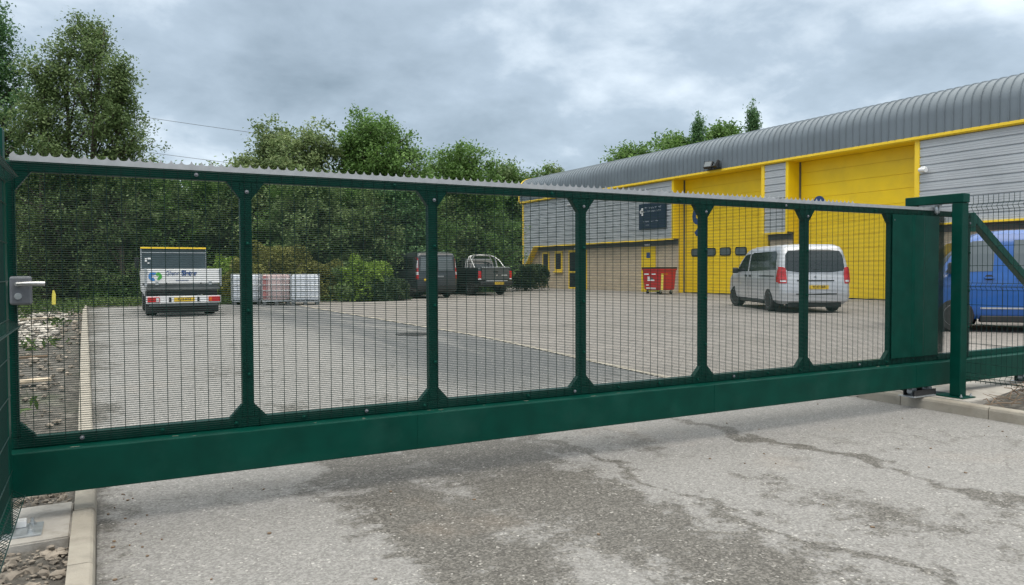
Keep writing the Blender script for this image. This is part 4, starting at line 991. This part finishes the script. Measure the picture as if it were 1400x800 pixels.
for sx in (-.48, .48):
    for sy in (-.32, .32):
        b_ = bmesh.new(); lathe(b_, [(-.025, .06), (-.02, .085), (.02, .085), (.025, .06)], 'x', 20, (sx, sy, .088)); wl = obj('caster_wheel', b_, M['rubber'], t, 40)
        b_ = bmesh.new(); box(b_, (sx - .04, sy - .03, .09), (sx + .04, sy + .03, .205), 0.006); obj('caster_fork', b_, M['galv'], wl)
obj('axle_bar', bx((-.42, -.33, .13), (.42, -.29, .19), 0.005), M['tag'], t)

M['pinkstrip'] = mat('faded_red_label', (0.42, 0.17, 0.17), 0.6, var=0.15)
# ------------------------------------------------------------------ caged liquid containers by the verge
for i, (px, dd, mm, lab) in enumerate(((336, 27.3, 'poly', 'white caged liquid container nearest the tipper truck, one of three in a row'), (377, 27.2, 'polyred', 'pinkish stained caged liquid container in the middle of the row of three'), (417, 26.8, 'poly', 'clean bright white caged liquid container at the bush end of the row'))):
    p = P(px, dd); t = thing('liquid_container', lab, 'liquid container', (p.x, p.y, gz(p.x, p.y) + 0.005), R(-6 - 3 * i), 'caged liquid containers')
    hw = .475; hh = 1.08
    b_ = bx((-hw + .02, -.46, .17), (hw - .02, .46, hh - .03), 0.06); tk = obj('tank', b_, M[mm], t, 40)
    b_ = bmesh.new(); lathe(b_, [(hh - .03, .09), (hh + .02, .09), (hh + .03, .07)], 'z', 16); obj('filler_cap', b_, M['black'], tk, 40)
    pal = obj('pallet', bx((-hw, -.5, .11), (hw, .5, .15), 0.004), M['galv'], t)
    for sx in (-.4, 0, .4): obj('pallet_foot', bx((sx - .06, -.49, 0), (sx + .06, .49, .109), 0.004), M['chassis'], pal)
    b_ = bmesh.new()
    for k in range(7):
        x = -hw + 2 * hw * k / 6
        for yy in (-.49, .49): tube(b_, [(x, yy, .15), (x, yy, hh)], 0.011, 5)
    for k in range(1, 6):
        y = -.49 + .98 * k / 6
        for xx in (-hw, hw): tube(b_, [(xx, y, .15), (xx, y, hh)], 0.011, 5)
    for z in (.3, .5, .7, .9, hh): tube(b_, [(-hw, -.49, z), (hw, -.49, z), (hw, .49, z), (-hw, .49, z), (-hw, -.49, z)], 0.012, 5)
    obj('cage', b_, M['galv'], t)
    if mm == 'polyred': obj('red_label_sheet', bx((-.45, -.464, .22), (-.28, -.461, 1.0)), M['pinkstrip'], tk)

# manhole, white sack
p = P(566, 14.35); t = thing('manhole_cover', 'dark iron manhole cover set in the asphalt near the paved yard edge', 'manhole cover', (p.x, p.y, gz(p.x, p.y)))
b_ = bmesh.new(); lathe(b_, [(0.001, .36), (0.009, .355), (0.0095, .30), (0.006, .29), (0.006, .01)], 'z', 32); obj('cover_ring', b_, M['cast'], t, 40)
b_ = bmesh.new()
for k in range(-4, 5):
    for j in range(-4, 5):
        if math.hypot(k, j) < 4.4: box(b_, (k * .062 - .02, j * .062 - .02, .0055), (k * .062 + .02, j * .062 + .02, .010))
obj('tread_pattern', b_, M['cast'], t)
p = P(547, 31.0); bm = bmesh.new(); bmesh.ops.create_icosphere(bm, subdivisions=3, radius=0.15)
random.seed(9)
from mathutils import noise as mnoise
for v_ in bm.verts:
    n_ = mnoise.noise(v_.co * 7) * 0.045; v_.co += v_.co.normalized() * n_; v_.co.x *= 1.35; v_.co.z = max(-0.09, v_.co.z * 0.75)
for f in bm.faces: f.smooth = True
o = obj('plastic_sack', bm, M['white'], None); o.location = (p.x, p.y, gz(p.x, p.y) + 0.1); tag(o, 'crumpled white plastic sack lying on the yard edge before the dark van', 'sack')
# ------------------------------------------------------------------ foliage
def leaf_mesh(name, C3, size, tint, m, rng_, aspect=0.5, up=0.35):
    n = len(C3); nrm_ = rng_.normal(size=(n, 3)); nrm_[:, 2] = np.abs(nrm_[:, 2]) + up
    nrm_ /= np.linalg.norm(nrm_, axis=1)[:, None]
    a = np.cross(nrm_, rng_.normal(size=(n, 3))); a /= np.linalg.norm(a, axis=1)[:, None]; b = np.cross(nrm_, a)
    s = size[:, None]; V = np.stack([C3 - a * s, C3 - b * s * aspect, C3 + a * s, C3 + b * s * aspect + nrm_ * s * 0.1], 1).reshape(-1, 3)
    me = bpy.data.meshes.new(name); me.vertices.add(4 * n); me.vertices.foreach_set('co', V.astype(np.float32).ravel())
    me.loops.add(4 * n); me.loops.foreach_set('vertex_index', np.arange(4 * n, dtype=np.int32))
    me.polygons.add(n); me.polygons.foreach_set('loop_start', np.arange(0, 4 * n, 4, dtype=np.int32))
    me.update(); at = me.attributes.new('tint', 'FLOAT', 'FACE'); at.data.foreach_set('value', np.clip(tint, 0, 1).astype(np.float32))
    me.materials.append(m); return me
def wood_mesh(name, limbs, m, n=6):
    bm = bmesh.new()
    for pts, rr in limbs: tube(bm, pts, rr, n if rr[0] > 0.04 else 4)
    me = bpy.data.meshes.new(name); bm.to_mesh(me); bm.free(); me.materials.append(m)
    me.polygons.foreach_set('use_smooth', [True] * len(me.polygons)); return me
def make_tree(seed, h, prof, nl, leafm, leaf=0.07, base=0.12, per=300, spread=0.42, rise=0.5, wind=0.0, trunks=1, stem=0.16, clumps=7, droop=0.0):
    """prof(t): crown radius at height fraction t. Returns (wood mesh, leaf mesh)"""
    g = np.random.default_rng(seed); limbs = []; cs = []; cr_ = []; ct = []
    for k in range(trunks):
        a0 = 2 * math.pi * k / trunks + g.uniform(0, 2); off = np.array([math.cos(a0), math.sin(a0), 0]) * (0.0 if trunks == 1 else h * 0.05)
        hh = h * g.uniform(0.86, 0.97) if trunks > 1 else h * 0.95
        T = [off * (0.3 + 0.9 * t) + np.array([0.25 * math.sin(2.1 * t + seed) * t + wind * t * t, 0.2 * math.cos(1.7 * t + seed) * t, hh * t]) for t in np.linspace(0, 1, 9)]
        T[0][2] = -0.15; limbs.append((T, [stem * (1 - 0.93 * t) + 0.008 for t in np.linspace(0, 1, 9)]))
        def tp(t): i = min(7, int(t * 8)); f = t * 8 - i; return T[i] * (1 - f) + T[i + 1] * f
        for j in range(nl // trunks):
            t = base + (1 - base) * ((j + g.uniform(0, 1)) / (nl / trunks)) ** 0.9; t = min(t, 0.985)
            ang = g.uniform(0, 2 * math.pi); rad = prof(t) * g.uniform(0.62, 1.1) * (1.15 if g.uniform() < 0.12 else 1)
            if trunks > 1: ang = a0 + g.normal() * 1.2
            end = np.array([math.cos(ang) * rad + wind * t, math.sin(ang) * rad, min(h * t, h * 1.0)])
            st = tp(max(0.04, t - rise * rad / h - 0.02)); L_ = np.linalg.norm(end - st)
            mid_ = st * 0.5 + end * 0.5 + np.array([0, 0, 0.10 * L_ - droop * L_]) + g.normal(size=3) * 0.05 * L_
            pts = [st, st * 0.25 + mid_ * 0.6 + end * 0.15, mid_ * 0.5 + end * 0.5, end]
            r0 = stem * 0.42 * (1 - 0.75 * t) + 0.01; limbs.append((pts, [r0, r0 * 0.7, r0 * 0.4, 0.006]))
            for q in range(clumps):
                f = 0.28 + 0.75 * (q + g.uniform()) / clumps
                p = st * (1 - f) ** 2 + 2 * mid_ * f * (1 - f) + end * f * f if f <= 1 else end
                p = p + g.normal(size=3) * spread * 0.55 * np.array([1, 1, 0.8]); cs.append(p); cr_.append(spread * g.uniform(0.55, 1.1)); ct.append(g.normal() * 0.13 + 0.5)
                if g.uniform() < 0.45: limbs.append(([p * 0.2 + mid_ * 0.8, p], [0.014, 0.004]))
    cs = np.array(cs); cr_ = np.array(cr_); ct = np.array(ct); n = int(len(cs) * per * 0.13)
    idx = g.integers(0, len(cs), n); d = g.normal(size=(n, 3)) * np.array([1, 1, 0.75]); d *= (0.55 * cr_[idx])[:, None]
    P_ = cs[idx] + d; P_[:, 2] = np.maximum(P_[:, 2], 0.05)
    sz = 0.86 * leaf * g.uniform(0.6, 1.25, n)
    return wood_mesh('trunk', limbs, M['bark']), leaf_mesh('crown', P_, sz, ct[idx] + g.normal(size=n) * 0.16, leafm, g)
def plant_tree(name, label, cat, meshes, px, depth, rotz=0.0, s=1.0, group=None, kind_part='crown', sz=None):
    p = P(px, depth); r_ = thing(name, label, cat, (p.x, p.y, gz(p.x, p.y)), rotz, group); r_.scale = (s, s, sz or s)
    for nm, me in (('trunk', meshes[0]), (kind_part, meshes[1])):
        o = bpy.data.objects.new(nm, me); C.objects.link(o); o.parent = r_
    return r_
def hgt(top, depth): return 0.955 * (370.0 - top) * depth / FPX + CAMZ - YARD
pr_col = lambda R_: (lambda t: R_ * (0.62 + 0.55 * math.sin(math.pi * min(1, t * 1.02)) ** 0.8) * (1 - max(0, t - 0.55) ** 1.5 * 2.3))
pr_cone = lambda R_: (lambda t: R_ * min(1, 0.55 + t * 1.5) * max(0.10, (1 - t) ** 0.62) * 1.15)
pr_round = lambda R_: (lambda t: R_ * max(0.18, math.sin(math.pi * (0.08 + 0.84 * t)) ** 0.6))

# the tall pair at the left, and their neighbours
plant_tree('birch_tree', 'tallest grey-green birch with ragged pointed tops, beyond the rubble strip and gate lock', 'tree',
           make_tree(11, hgt(6, 31), pr_col(2.2), 96, M['leaf_a'], 0.075, 0.06, 420, 0.46, 0.9, 0.15, 3, 0.17, 9), 118, 31, 0.4)
plant_tree('birch_tree', 'slim birch with thin see-through foliage, right shoulder of the tall left clump', 'tree',
           make_tree(12, hgt(66, 30.5), pr_col(1.0), 58, M['leaf_a'], 0.075, 0.08, 340, 0.36, 0.9, 0.1, 1, 0.12, 8), 168, 30.5, 1.4)
plant_tree('birch_tree', 'shorter birch filling the gap between the two tall left crowns', 'tree',
           make_tree(13, hgt(68, 30), pr_col(1.5), 64, M['leaf_a'], 0.072, 0.06, 380, 0.42, 0.9, 0.0, 1, 0.13, 8), 62, 30, 2.0)
plant_tree('poplar_tree', 'tall dark dense tree cut off by the photo edge above the latch post', 'tree',
           make_tree(14, hgt(-8, 32), pr_cone(3.0), 84, M['leaf_d'], 0.09, 0.05, 460, 0.5, 0.6, 0.0, 1, 0.22, 8), -6, 32, 0.0)
plant_tree('willow_tree', 'broad windblown pale willow standing above the mesh left of the leafy peaked tree', 'tree',
           make_tree(21, hgt(166, 36), pr_round(3.1), 104, M['leaf_c'], 0.10, 0.08, 560, 0.52, 0.7, 0.3, 3, 0.16, 9), 398, 36, 0.2)
plant_tree('broadleaf_tree', 'fresh green tree with a peaked top, between willow and bare tree', 'tree',
           make_tree(22, hgt(154, 37), pr_round(2.75), 90, M['leaf_b'], 0.105, 0.08, 560, 0.52, 0.6, 0.1, 1, 0.2, 8), 519, 37, 0.9)
plant_tree('broadleaf_tree', 'rounded green tree above the dark van, right of the bare tree', 'tree',
           make_tree(23, hgt(194, 42), pr_round(2.4), 76, M['leaf_b'], 0.11, 0.08, 430, 0.52, 0.8, 0.0, 1, 0.18, 8), 630, 42, 2.2)
plant_tree('broadleaf_tree', 'low round green tree above the pickup near the far end of the unit', 'tree',
           make_tree(24, hgt(224, 60), pr_round(1.9), 60, M['leaf_b'], 0.12, 0.08, 400, 0.5, 0.8, 0.0, 1, 0.14, 8), 690, 60, 1.2)
plant_tree('willow_tree', 'small windswept pale willow behind the far end of the curved roof', 'tree',
           make_tree(25, hgt(222, 60), pr_round(2.3), 64, M['leaf_c'], 0.12, 0.08, 320, 0.55, 0.8, 0.5, 3, 0.14, 8), 738, 60, 0.1)
# bare tree
g = np.random.default_rng(4); limbs = []
def branch(p, d, L_, r, k):
    q = p + d * L_; limbs.append(([p, (p + q) / 2 + g.normal(size=3) * 0.03 * L_, q], [r, r * 0.8, r * 0.55]))
    if k == 0: return
    for _ in range(3):
        nd = d + g.normal(size=3) * 0.34; nd[2] = abs(nd[2]) + 0.25; nd /= np.linalg.norm(nd); branch(q if g.uniform() < .7 else (p + q) / 2, nd, L_ * 0.72, r * 0.55, k - 1)
branch(np.array([0, 0, -0.1]), np.array([0, 0, 1.0]), 2.9, 0.11, 5)
me = wood_mesh('bare_tree', limbs, M['bark']); o = link('bare_tree', me, None); p = P(573, 44); o.location = (p.x, p.y, YARD); o.scale = (.9, .9, 0.92); tag(o, 'leafless thin tree between the peaked green tree and the rounded one', 'tree')
# trees behind the building
bt = make_tree(31, 10.5, pr_round(2.8), 70, M['leaf_b'], 0.16, 0.1, 380, 0.65, 0.8, 0, 1, 0.2, 7)
bt2 = make_tree(32, 12, pr_cone(1.9), 64, M['leaf_d'], 0.14, 0.1, 340, 0.5, 0.6, 0, 1, 0.2, 7)
def hb(top, d): return ((368 - top) * d / FPX + CAMZ - YARD)
for (px, top, d, me, H0, lab) in ((866, 199, 74, bt, 10.5, 'leftmost round green treetop showing over the curved roof'), (914, 186, 76, bt, 10.5, 'low round treetop over the roof, left of the slim dark one'),
                                   (953, 163, 74, bt2, 12, 'slim dark treetop standing up between round ones over the roof'), (991, 174, 78, bt, 10.5, 'lighter round treetop over the roof, above the twin floodlight'), (934, 190, 75, bt, 10.5, 'small round treetop over the roof under the slim dark one'),
                                   (1029, 150, 76, bt2, 12, 'pointed conifer-like treetop alone at the right of the roof line trees')):
    s = hb(top, d) / H0; plant_tree('distant_tree', lab, 'tree', me, px, d, px * 0.37, s if me is bt else s * 0.55, 'treetops behind the unit', sz=s)
# dense belt of trees and undergrowth behind the parked vehicles
belt = [make_tree(41 + k, 6.0, pr_round(2.1), 46, (M['leaf_d'], M['leaf_a'], M['leaf_b'])[k], 0.11, 0.02, 400, 0.55, 0.5, 0, 2, 0.12, 8) for k in range(3)]
random.seed(21)
BL = 'leafy dark tree in the dense green belt behind the parked vehicles'
for i, px in enumerate(range(-30, 672, 38)):
    d = 33.5 + random.uniform(-1.2, 2.2) + (6 if px > 540 else 0); top = random.uniform(236, 272) if px > 210 else random.uniform(200, 240)
    s = hgt(top, d) / 6.0
    plant_tree('belt_tree', BL, 'tree', belt[(0, 2, 1, 2, 1)[i % 5]], px + random.uniform(-8, 8), d, random.uniform(0, 6), s, 'dense tree belt', sz=s * random.uniform(0.95, 1.06))
for i, px in enumerate(range(200, 760, 50)):
    d = 61 if px > 640 else 50 + random.uniform(-2, 3); top = random.uniform(216, 236); s = hgt(top, d) / 6.0
    plant_tree('belt_tree', 'pale tree further back, seen between and over the dense belt', 'tree', belt[(1, 2)[i % 2]], px, d, random.uniform(0, 6), s * 0.95, 'trees further back', sz=s)
# bushes
def bush_mesh(seed, rx, ry, h, m, n, leaf=0.06, boxy=0.0):
    g = np.random.default_rng(seed); u = g.normal(size=(n, 3)); u /= np.linalg.norm(u, axis=1)[:, None]; u[:, 2] = np.abs(u[:, 2])
    if boxy: u = np.sign(u) * np.abs(u) ** (1 - boxy); u /= np.max(np.abs(u), axis=1)[:, None] ** boxy
    r = 1 - np.abs(g.normal(size=n)) * 0.10; lump = 1 + (0 if boxy else 0.13) * np.sin(u[:, 0] * 7 + seed) * np.cos(u[:, 1] * 6 + seed * 2) + 0.07 * np.sin(u[:, 2] * 11 + u[:, 0] * 9)
    P_ = u * (r * lump)[:, None] * np.array([rx, ry, h]); k = int(n * 0.3); P_[:k] *= g.uniform(0.35, 1, (k, 1)); P_[:, 2] = np.maximum(P_[:, 2], 0.03) + 0.02
    ti = 0.45 + 0.18 * np.sin(P_[:, 0] * 3 + seed) * np.sin(P_[:, 2] * 4) + g.normal(size=n) * 0.2
    limbs = [([np.array([0, 0, -0.05]), np.array([math.cos(a) * rx * .3, math.sin(a) * ry * .3, h * .4]), np.array([math.cos(a) * rx * .75, math.sin(a) * ry * .75, h * .7])], [0.04, 0.03, 0.01]) for a in np.linspace(0, 6.28, 8)[:-1]]
    return wood_mesh('stems', limbs, M['bark']), leaf_mesh('foliage', P_, leaf * g.uniform(0.6, 1.3, n), ti, m, g)
def bush(name, label, me, px, d, rot=0, group=None, s=1):
    r_ = plant_tree(name, label, 'bush', me, px, d, rot, s, group, 'foliage'); r_.children[0].name = 'stems'; return r_
bush('olive_shrub', 'large olive-brown rounded shrub right behind the caged white containers', bush_mesh(1, 2.0, 1.2, 2.15, M['leaf_olive'], 15000), 374, 29.6)
bush('olive_shrub', 'low olive shrub between the brown mound and the lime bush', bush_mesh(2, 1.4, 1.1, 1.5, M['leaf_olive'], 9000), 440, 30.2)
bush('lime_shrub', 'bright lime-green bush with a dark base left of the dark van', bush_mesh(3, 1.35, 1.1, 1.65, M['leaf_lime'], 9000), 497, 30.4)
bush('lime_shrub', 'yellow-green bush between the tipper truck and the first gate upright', bush_mesh(4, 1.1, 1.0, 1.7, M['leaf_lime'], 7000), 312, 29.5)
bush('dark_shrub', 'dark low bush in front of the dark van beside the lime bush', bush_mesh(5, 1.3, 0.9, 1.05, M['leaf_hedge'], 7000), 516, 30.3)
bush('clipped_hedge', 'boxy clipped dark hedge at the far corner of the unit, right of the pickup', bush_mesh(6, 0.95, 1.1, 1.45, M['leaf_hedge'], 14000, 0.06, 0.55), 719, 44.0, 0.5)
bl_ = [bush_mesh(10 + k, 1.5, 1.0, 1.25, (M['leaf_d'], M['leaf_b'], M['leaf_a'])[k], 7000, 0.07) for k in range(3)]
for i, px in enumerate(range(10, 720, 42)):
    if 290 < px < 330: continue
    d = (31.4 if px < 500 else 42 if px < 660 else 56) + random.uniform(-0.6, 0.8)
    bush('bramble_bush', 'green bramble bush along the foot of the tree belt', bl_[i % 3], px + random.uniform(-8, 8), d, random.uniform(0, 6), 'bramble bushes', random.uniform(0.75, 1.35) * (1.15 if px < 150 else 1))
# grass verge and weeds (one mass)
g = np.random.default_rng(8); pts = []; n = 26000
X_ = g.uniform(-11, 17, n); Y_ = np.where(X_ < -0.4, g.uniform(24.5, 31.5, n), np.where(X_ < 9.3, g.uniform(29.0, 31.5, n), g.uniform(37, 40, n))); keep = g.uniform(size=n) < 0.85
patch = (np.sin(X_ * 1.9) * np.cos(Y_ * 1.3) + g.normal(size=n) * 0.4) > -0.5; keep &= patch
X_, Y_ = X_[keep], Y_[keep]; n = len(X_); k = 2500
X2 = g.uniform(-3.5, -0.4, k); Y2 = g.uniform(6, 24, k); kk = (np.sin(X2 * 3.1 + 1) * np.cos(Y2 * 1.1) + g.normal(size=k) * 0.15) > 0.62; X_ = np.concatenate([X_, X2[kk]]); Y_ = np.concatenate([Y_, Y2[kk]]); n = len(X_)
Z_ = np.array([gz(a, b) for a, b in zip(X_, Y_)]); P3 = np.stack([X_, Y_, Z_ + g.uniform(0.0, 0.16, n) * np.where(Y_ > 24, 1.6, 0.7)], 1)
go = link('grass', leaf_mesh('grass', P3, 0.07 * g.uniform(0.6, 1.5, n), 0.5 + 0.2 * np.sin(X_) + g.normal(size=n) * 0.2, M['grass'], g, 0.28, -0.3), None)
tag(go, 'green verge grass and weeds at the foot of the tree belt', 'grass', kind='stuff')

# ------------------------------------------------------------------ rubble, soil stones, boards, twigs
def stones(name, n, xf, seed, rmin, rmax, label, m=None, up=0.0):
    g = np.random.default_rng(seed); V = []; F = []; ico = bmesh.new(); bmesh.ops.create_icosphere(ico, subdivisions=1, radius=1)
    iv = np.array([v.co[:] for v in ico.verts]); fi = [[v.index for v in f.verts] for f in ico.faces]; ico.free(); k = 0
    for _ in range(n):
        x, y = xf(g); r = rmin * (rmax / rmin) ** (g.uniform() ** 2.2)
        sc3 = np.array([g.uniform(0.8, 1.5), g.uniform(0.7, 1.1), g.uniform(0.45, 0.8)]) * r; a = g.uniform(0, 6.28)
        q = iv * (1 + g.normal(size=(len(iv), 1)) * 0.2) * sc3; q = np.stack([q[:, 0] * math.cos(a) - q[:, 1] * math.sin(a), q[:, 0] * math.sin(a) + q[:, 1] * math.cos(a), q[:, 2]], 1)
        V.append(q + np.array([x, y, gz(x, y) - 0.022 + sc3[2] * 0.35 + up])); F += [[c + k for c in f] for f in fi]; k += len(iv)
    me = bpy.data.meshes.new(name); me.from_pydata(np.concatenate(V).tolist(), [], F); o = link(name, me, m or M['stone']); tag(o, label, 'stones', kind='stuff'); return o
M['pale_stone'] = mat('pale_rubble', (0.46, 0.43, 0.38), 0.9, var=0.35, vscale=2.5, bump=0.4, bscale=30)
stones('rubble', 3600, lambda g: (g.uniform(-6.0, -0.30), 6.2 + 20 * g.uniform() ** 1.0), 2, 0.012, 0.06, 'scattered grey and brown stones over the bare soil beyond the gate')
stones('pale_rubble', 2600, lambda g: (g.uniform(-9.5, -0.75), 14.5 + 10.5 * g.uniform()), 3, 0.02, 0.11, 'band of pale broken rubble lying across the soil beyond the gate', M['pale_stone'])
stones('gravel', 1500, lambda g: (g.uniform(-1.3, -0.16), 3.1 + 1.36 * g.uniform()), 5, 0.006, 0.035, 'small stones and clods on the soil between kerb and slab', None, 0.075)
stones('gravel', 500, lambda g: (g.uniform(-1.3, -0.17), 5.22 + 0.6 * g.uniform()), 6, 0.006, 0.035, 'small stones on the dark soil under the gate beam beside the kerb', None, 0.09)
stones('gravel', 900, lambda g: (7.66 + 2.6 * g.uniform(), 2.5 + 1.95 * g.uniform()), 7, 0.008, 0.04, 'small stones on the soil below the twig heap', M['twig'], 0.075)
# soil bodies reaching up to the kerb backs
def soilsheet(name, x0, x1, y0, y1, zf, nx=26, ny=26):
    bm = bmesh.new(); gg = {}
    for i in range(nx + 1):
        for j in range(ny + 1):
            x = x0 + (x1 - x0) * i / nx; y = y0 + (y1 - y0) * j / ny; gg[i, j] = bm.verts.new((x, y, zf(x, y)))
    for i in range(nx):
        for j in range(ny): bm.faces.new((gg[i, j], gg[i + 1, j], gg[i + 1, j + 1], gg[i, j + 1]))
    return struct(obj(name, bm, M['soil'], None, 80))
ns = lambda x, y, s: mnoise.noise(Vector((x * s, y * s, 0.3)))
soilsheet('soil', -3.0, -0.148, 1.5, 4.45, lambda x, y: 0.05 + 0.02 * ns(x, y, 5) + 0.012 * ns(x, y, 19))
soilsheet('soil', -3.0, -0.148, 5.2, 7.5, lambda x, y: 0.07 + gz(x, y) + 0.02 * ns(x, y, 5) + 0.012 * ns(x, y, 19))
soilsheet('soil', 7.596, 11.5, 1.2, 4.6, lambda x, y: 0.05 + 0.16 * math.exp(-((x - 8.55) / 0.62) ** 2 - ((y - 4.12) / 0.42) ** 2) + 0.025 * ns(x, y, 5) + 0.012 * ns(x, y, 19), 40, 34)
# boards lying in the rubble
for (x, y, a, l, lab) in ((-0.98, 10.4, 22, 0.95, 'broad pale plank lying on the soil, nearest the gate'), (-1.0, 8.6, -28, 0.7, 'thin weathered stick crossing the soil beside the pale plank'), (-2.6, 22.0, 3, 3.4, 'long pale board lying across the rubble band'), (-1.1, 12.6, -4, 0.9, 'short dark board half buried in the soil beyond the plank')):
    b_ = bx((-l / 2, -0.075 if 'broad' in lab or 'long' in lab else -0.02, 0), (l / 2, 0.075 if 'broad' in lab or 'long' in lab else 0.02, 0.035), 0.004)
    o = obj('board', b_, M['twig'] if 'dark' in lab else M['wood']); o.location = (x, y, gz(x, y) + 0.0); o.rotation_euler = (0.02, -0.02, R(a)); tag(o, lab, 'board', 'boards in the rubble')
# heap of twigs
g = np.random.default_rng(12); bm = bmesh.new()
for _ in range(190):
    x, y = 8.5 + g.normal() * 0.42, 4.08 + g.normal() * 0.26
    if x < 7.72 or y > 4.48: continue
    z = 0.09 + 0.16 * math.exp(-((x - 8.55) / 0.62) ** 2 - ((y - 4.12) / 0.42) ** 2); a = g.uniform(0, 3.14); l = g.uniform(0.12, 0.5); dz = g.uniform(-0.03, 0.09); c_ = g.normal() * 0.05
    p0 = np.array([x - math.cos(a) * l / 2, y - math.sin(a) * l / 2, z - dz * .3]); p1 = np.array([x + math.cos(a) * l / 2, y + math.sin(a) * l / 2, z + dz]); pm = (p0 + p1) / 2 + np.array([c_, c_, 0.03])
    r = g.uniform(0.002, 0.006); tube(bm, [p0, pm, p1], [r, r * .9, r * .6], 4)
tag(obj('twig_heap', bm, M['twig']), 'heap of dry brown twigs on soil between kerb and mesh fence', 'twigs', kind='stuff')
# small litter on the road
g = np.random.default_rng(15)
bm = bmesh.new()
for _ in range(70):
    x, y = g.uniform(0.0, 7.2), g.uniform(2.2, 5.6)
    if g.uniform() < 0.55: x = abs(g.normal()) * 0.12 + 0.0
    r = g.uniform(0.004, 0.013); b1 = [(x + r * math.cos(t) * g.uniform(.6, 1.2), y + r * math.sin(t) * g.uniform(.6, 1.2), gz(x, y) + 0.001) for t in (0, 1.2, 2.5, 3.8, 5.1)]; prism(bm, b1, (0, 0, 0.006))
tag(obj('grit', bm, M['twig']), 'dark crumbs of soil and grit scattered on the pale asphalt', 'grit', kind='stuff')
# overhead cables
for (pa, pb, lab) in (((-200, 58, 96), (520, 62, 205), 'upper thin overhead cable running from the tall birches down to the willow'), ((-200, 60, 150), (560, 64, 252), 'lower thin overhead cable just above the gate comb')):
    a, b = P(pa[0], pa[1], py=pa[2]), P(pb[0], pb[1], py=pb[2]); bm = bmesh.new()
    tube(bm, [a + (b - a) * t + Vector((0, 0, -3.2 * t * (1 - t) * 0.35)) for t in lin(0, 1, 14)], 0.018, 4)
    tag(obj('overhead_cable', bm, M['soffit']), lab, 'cable')
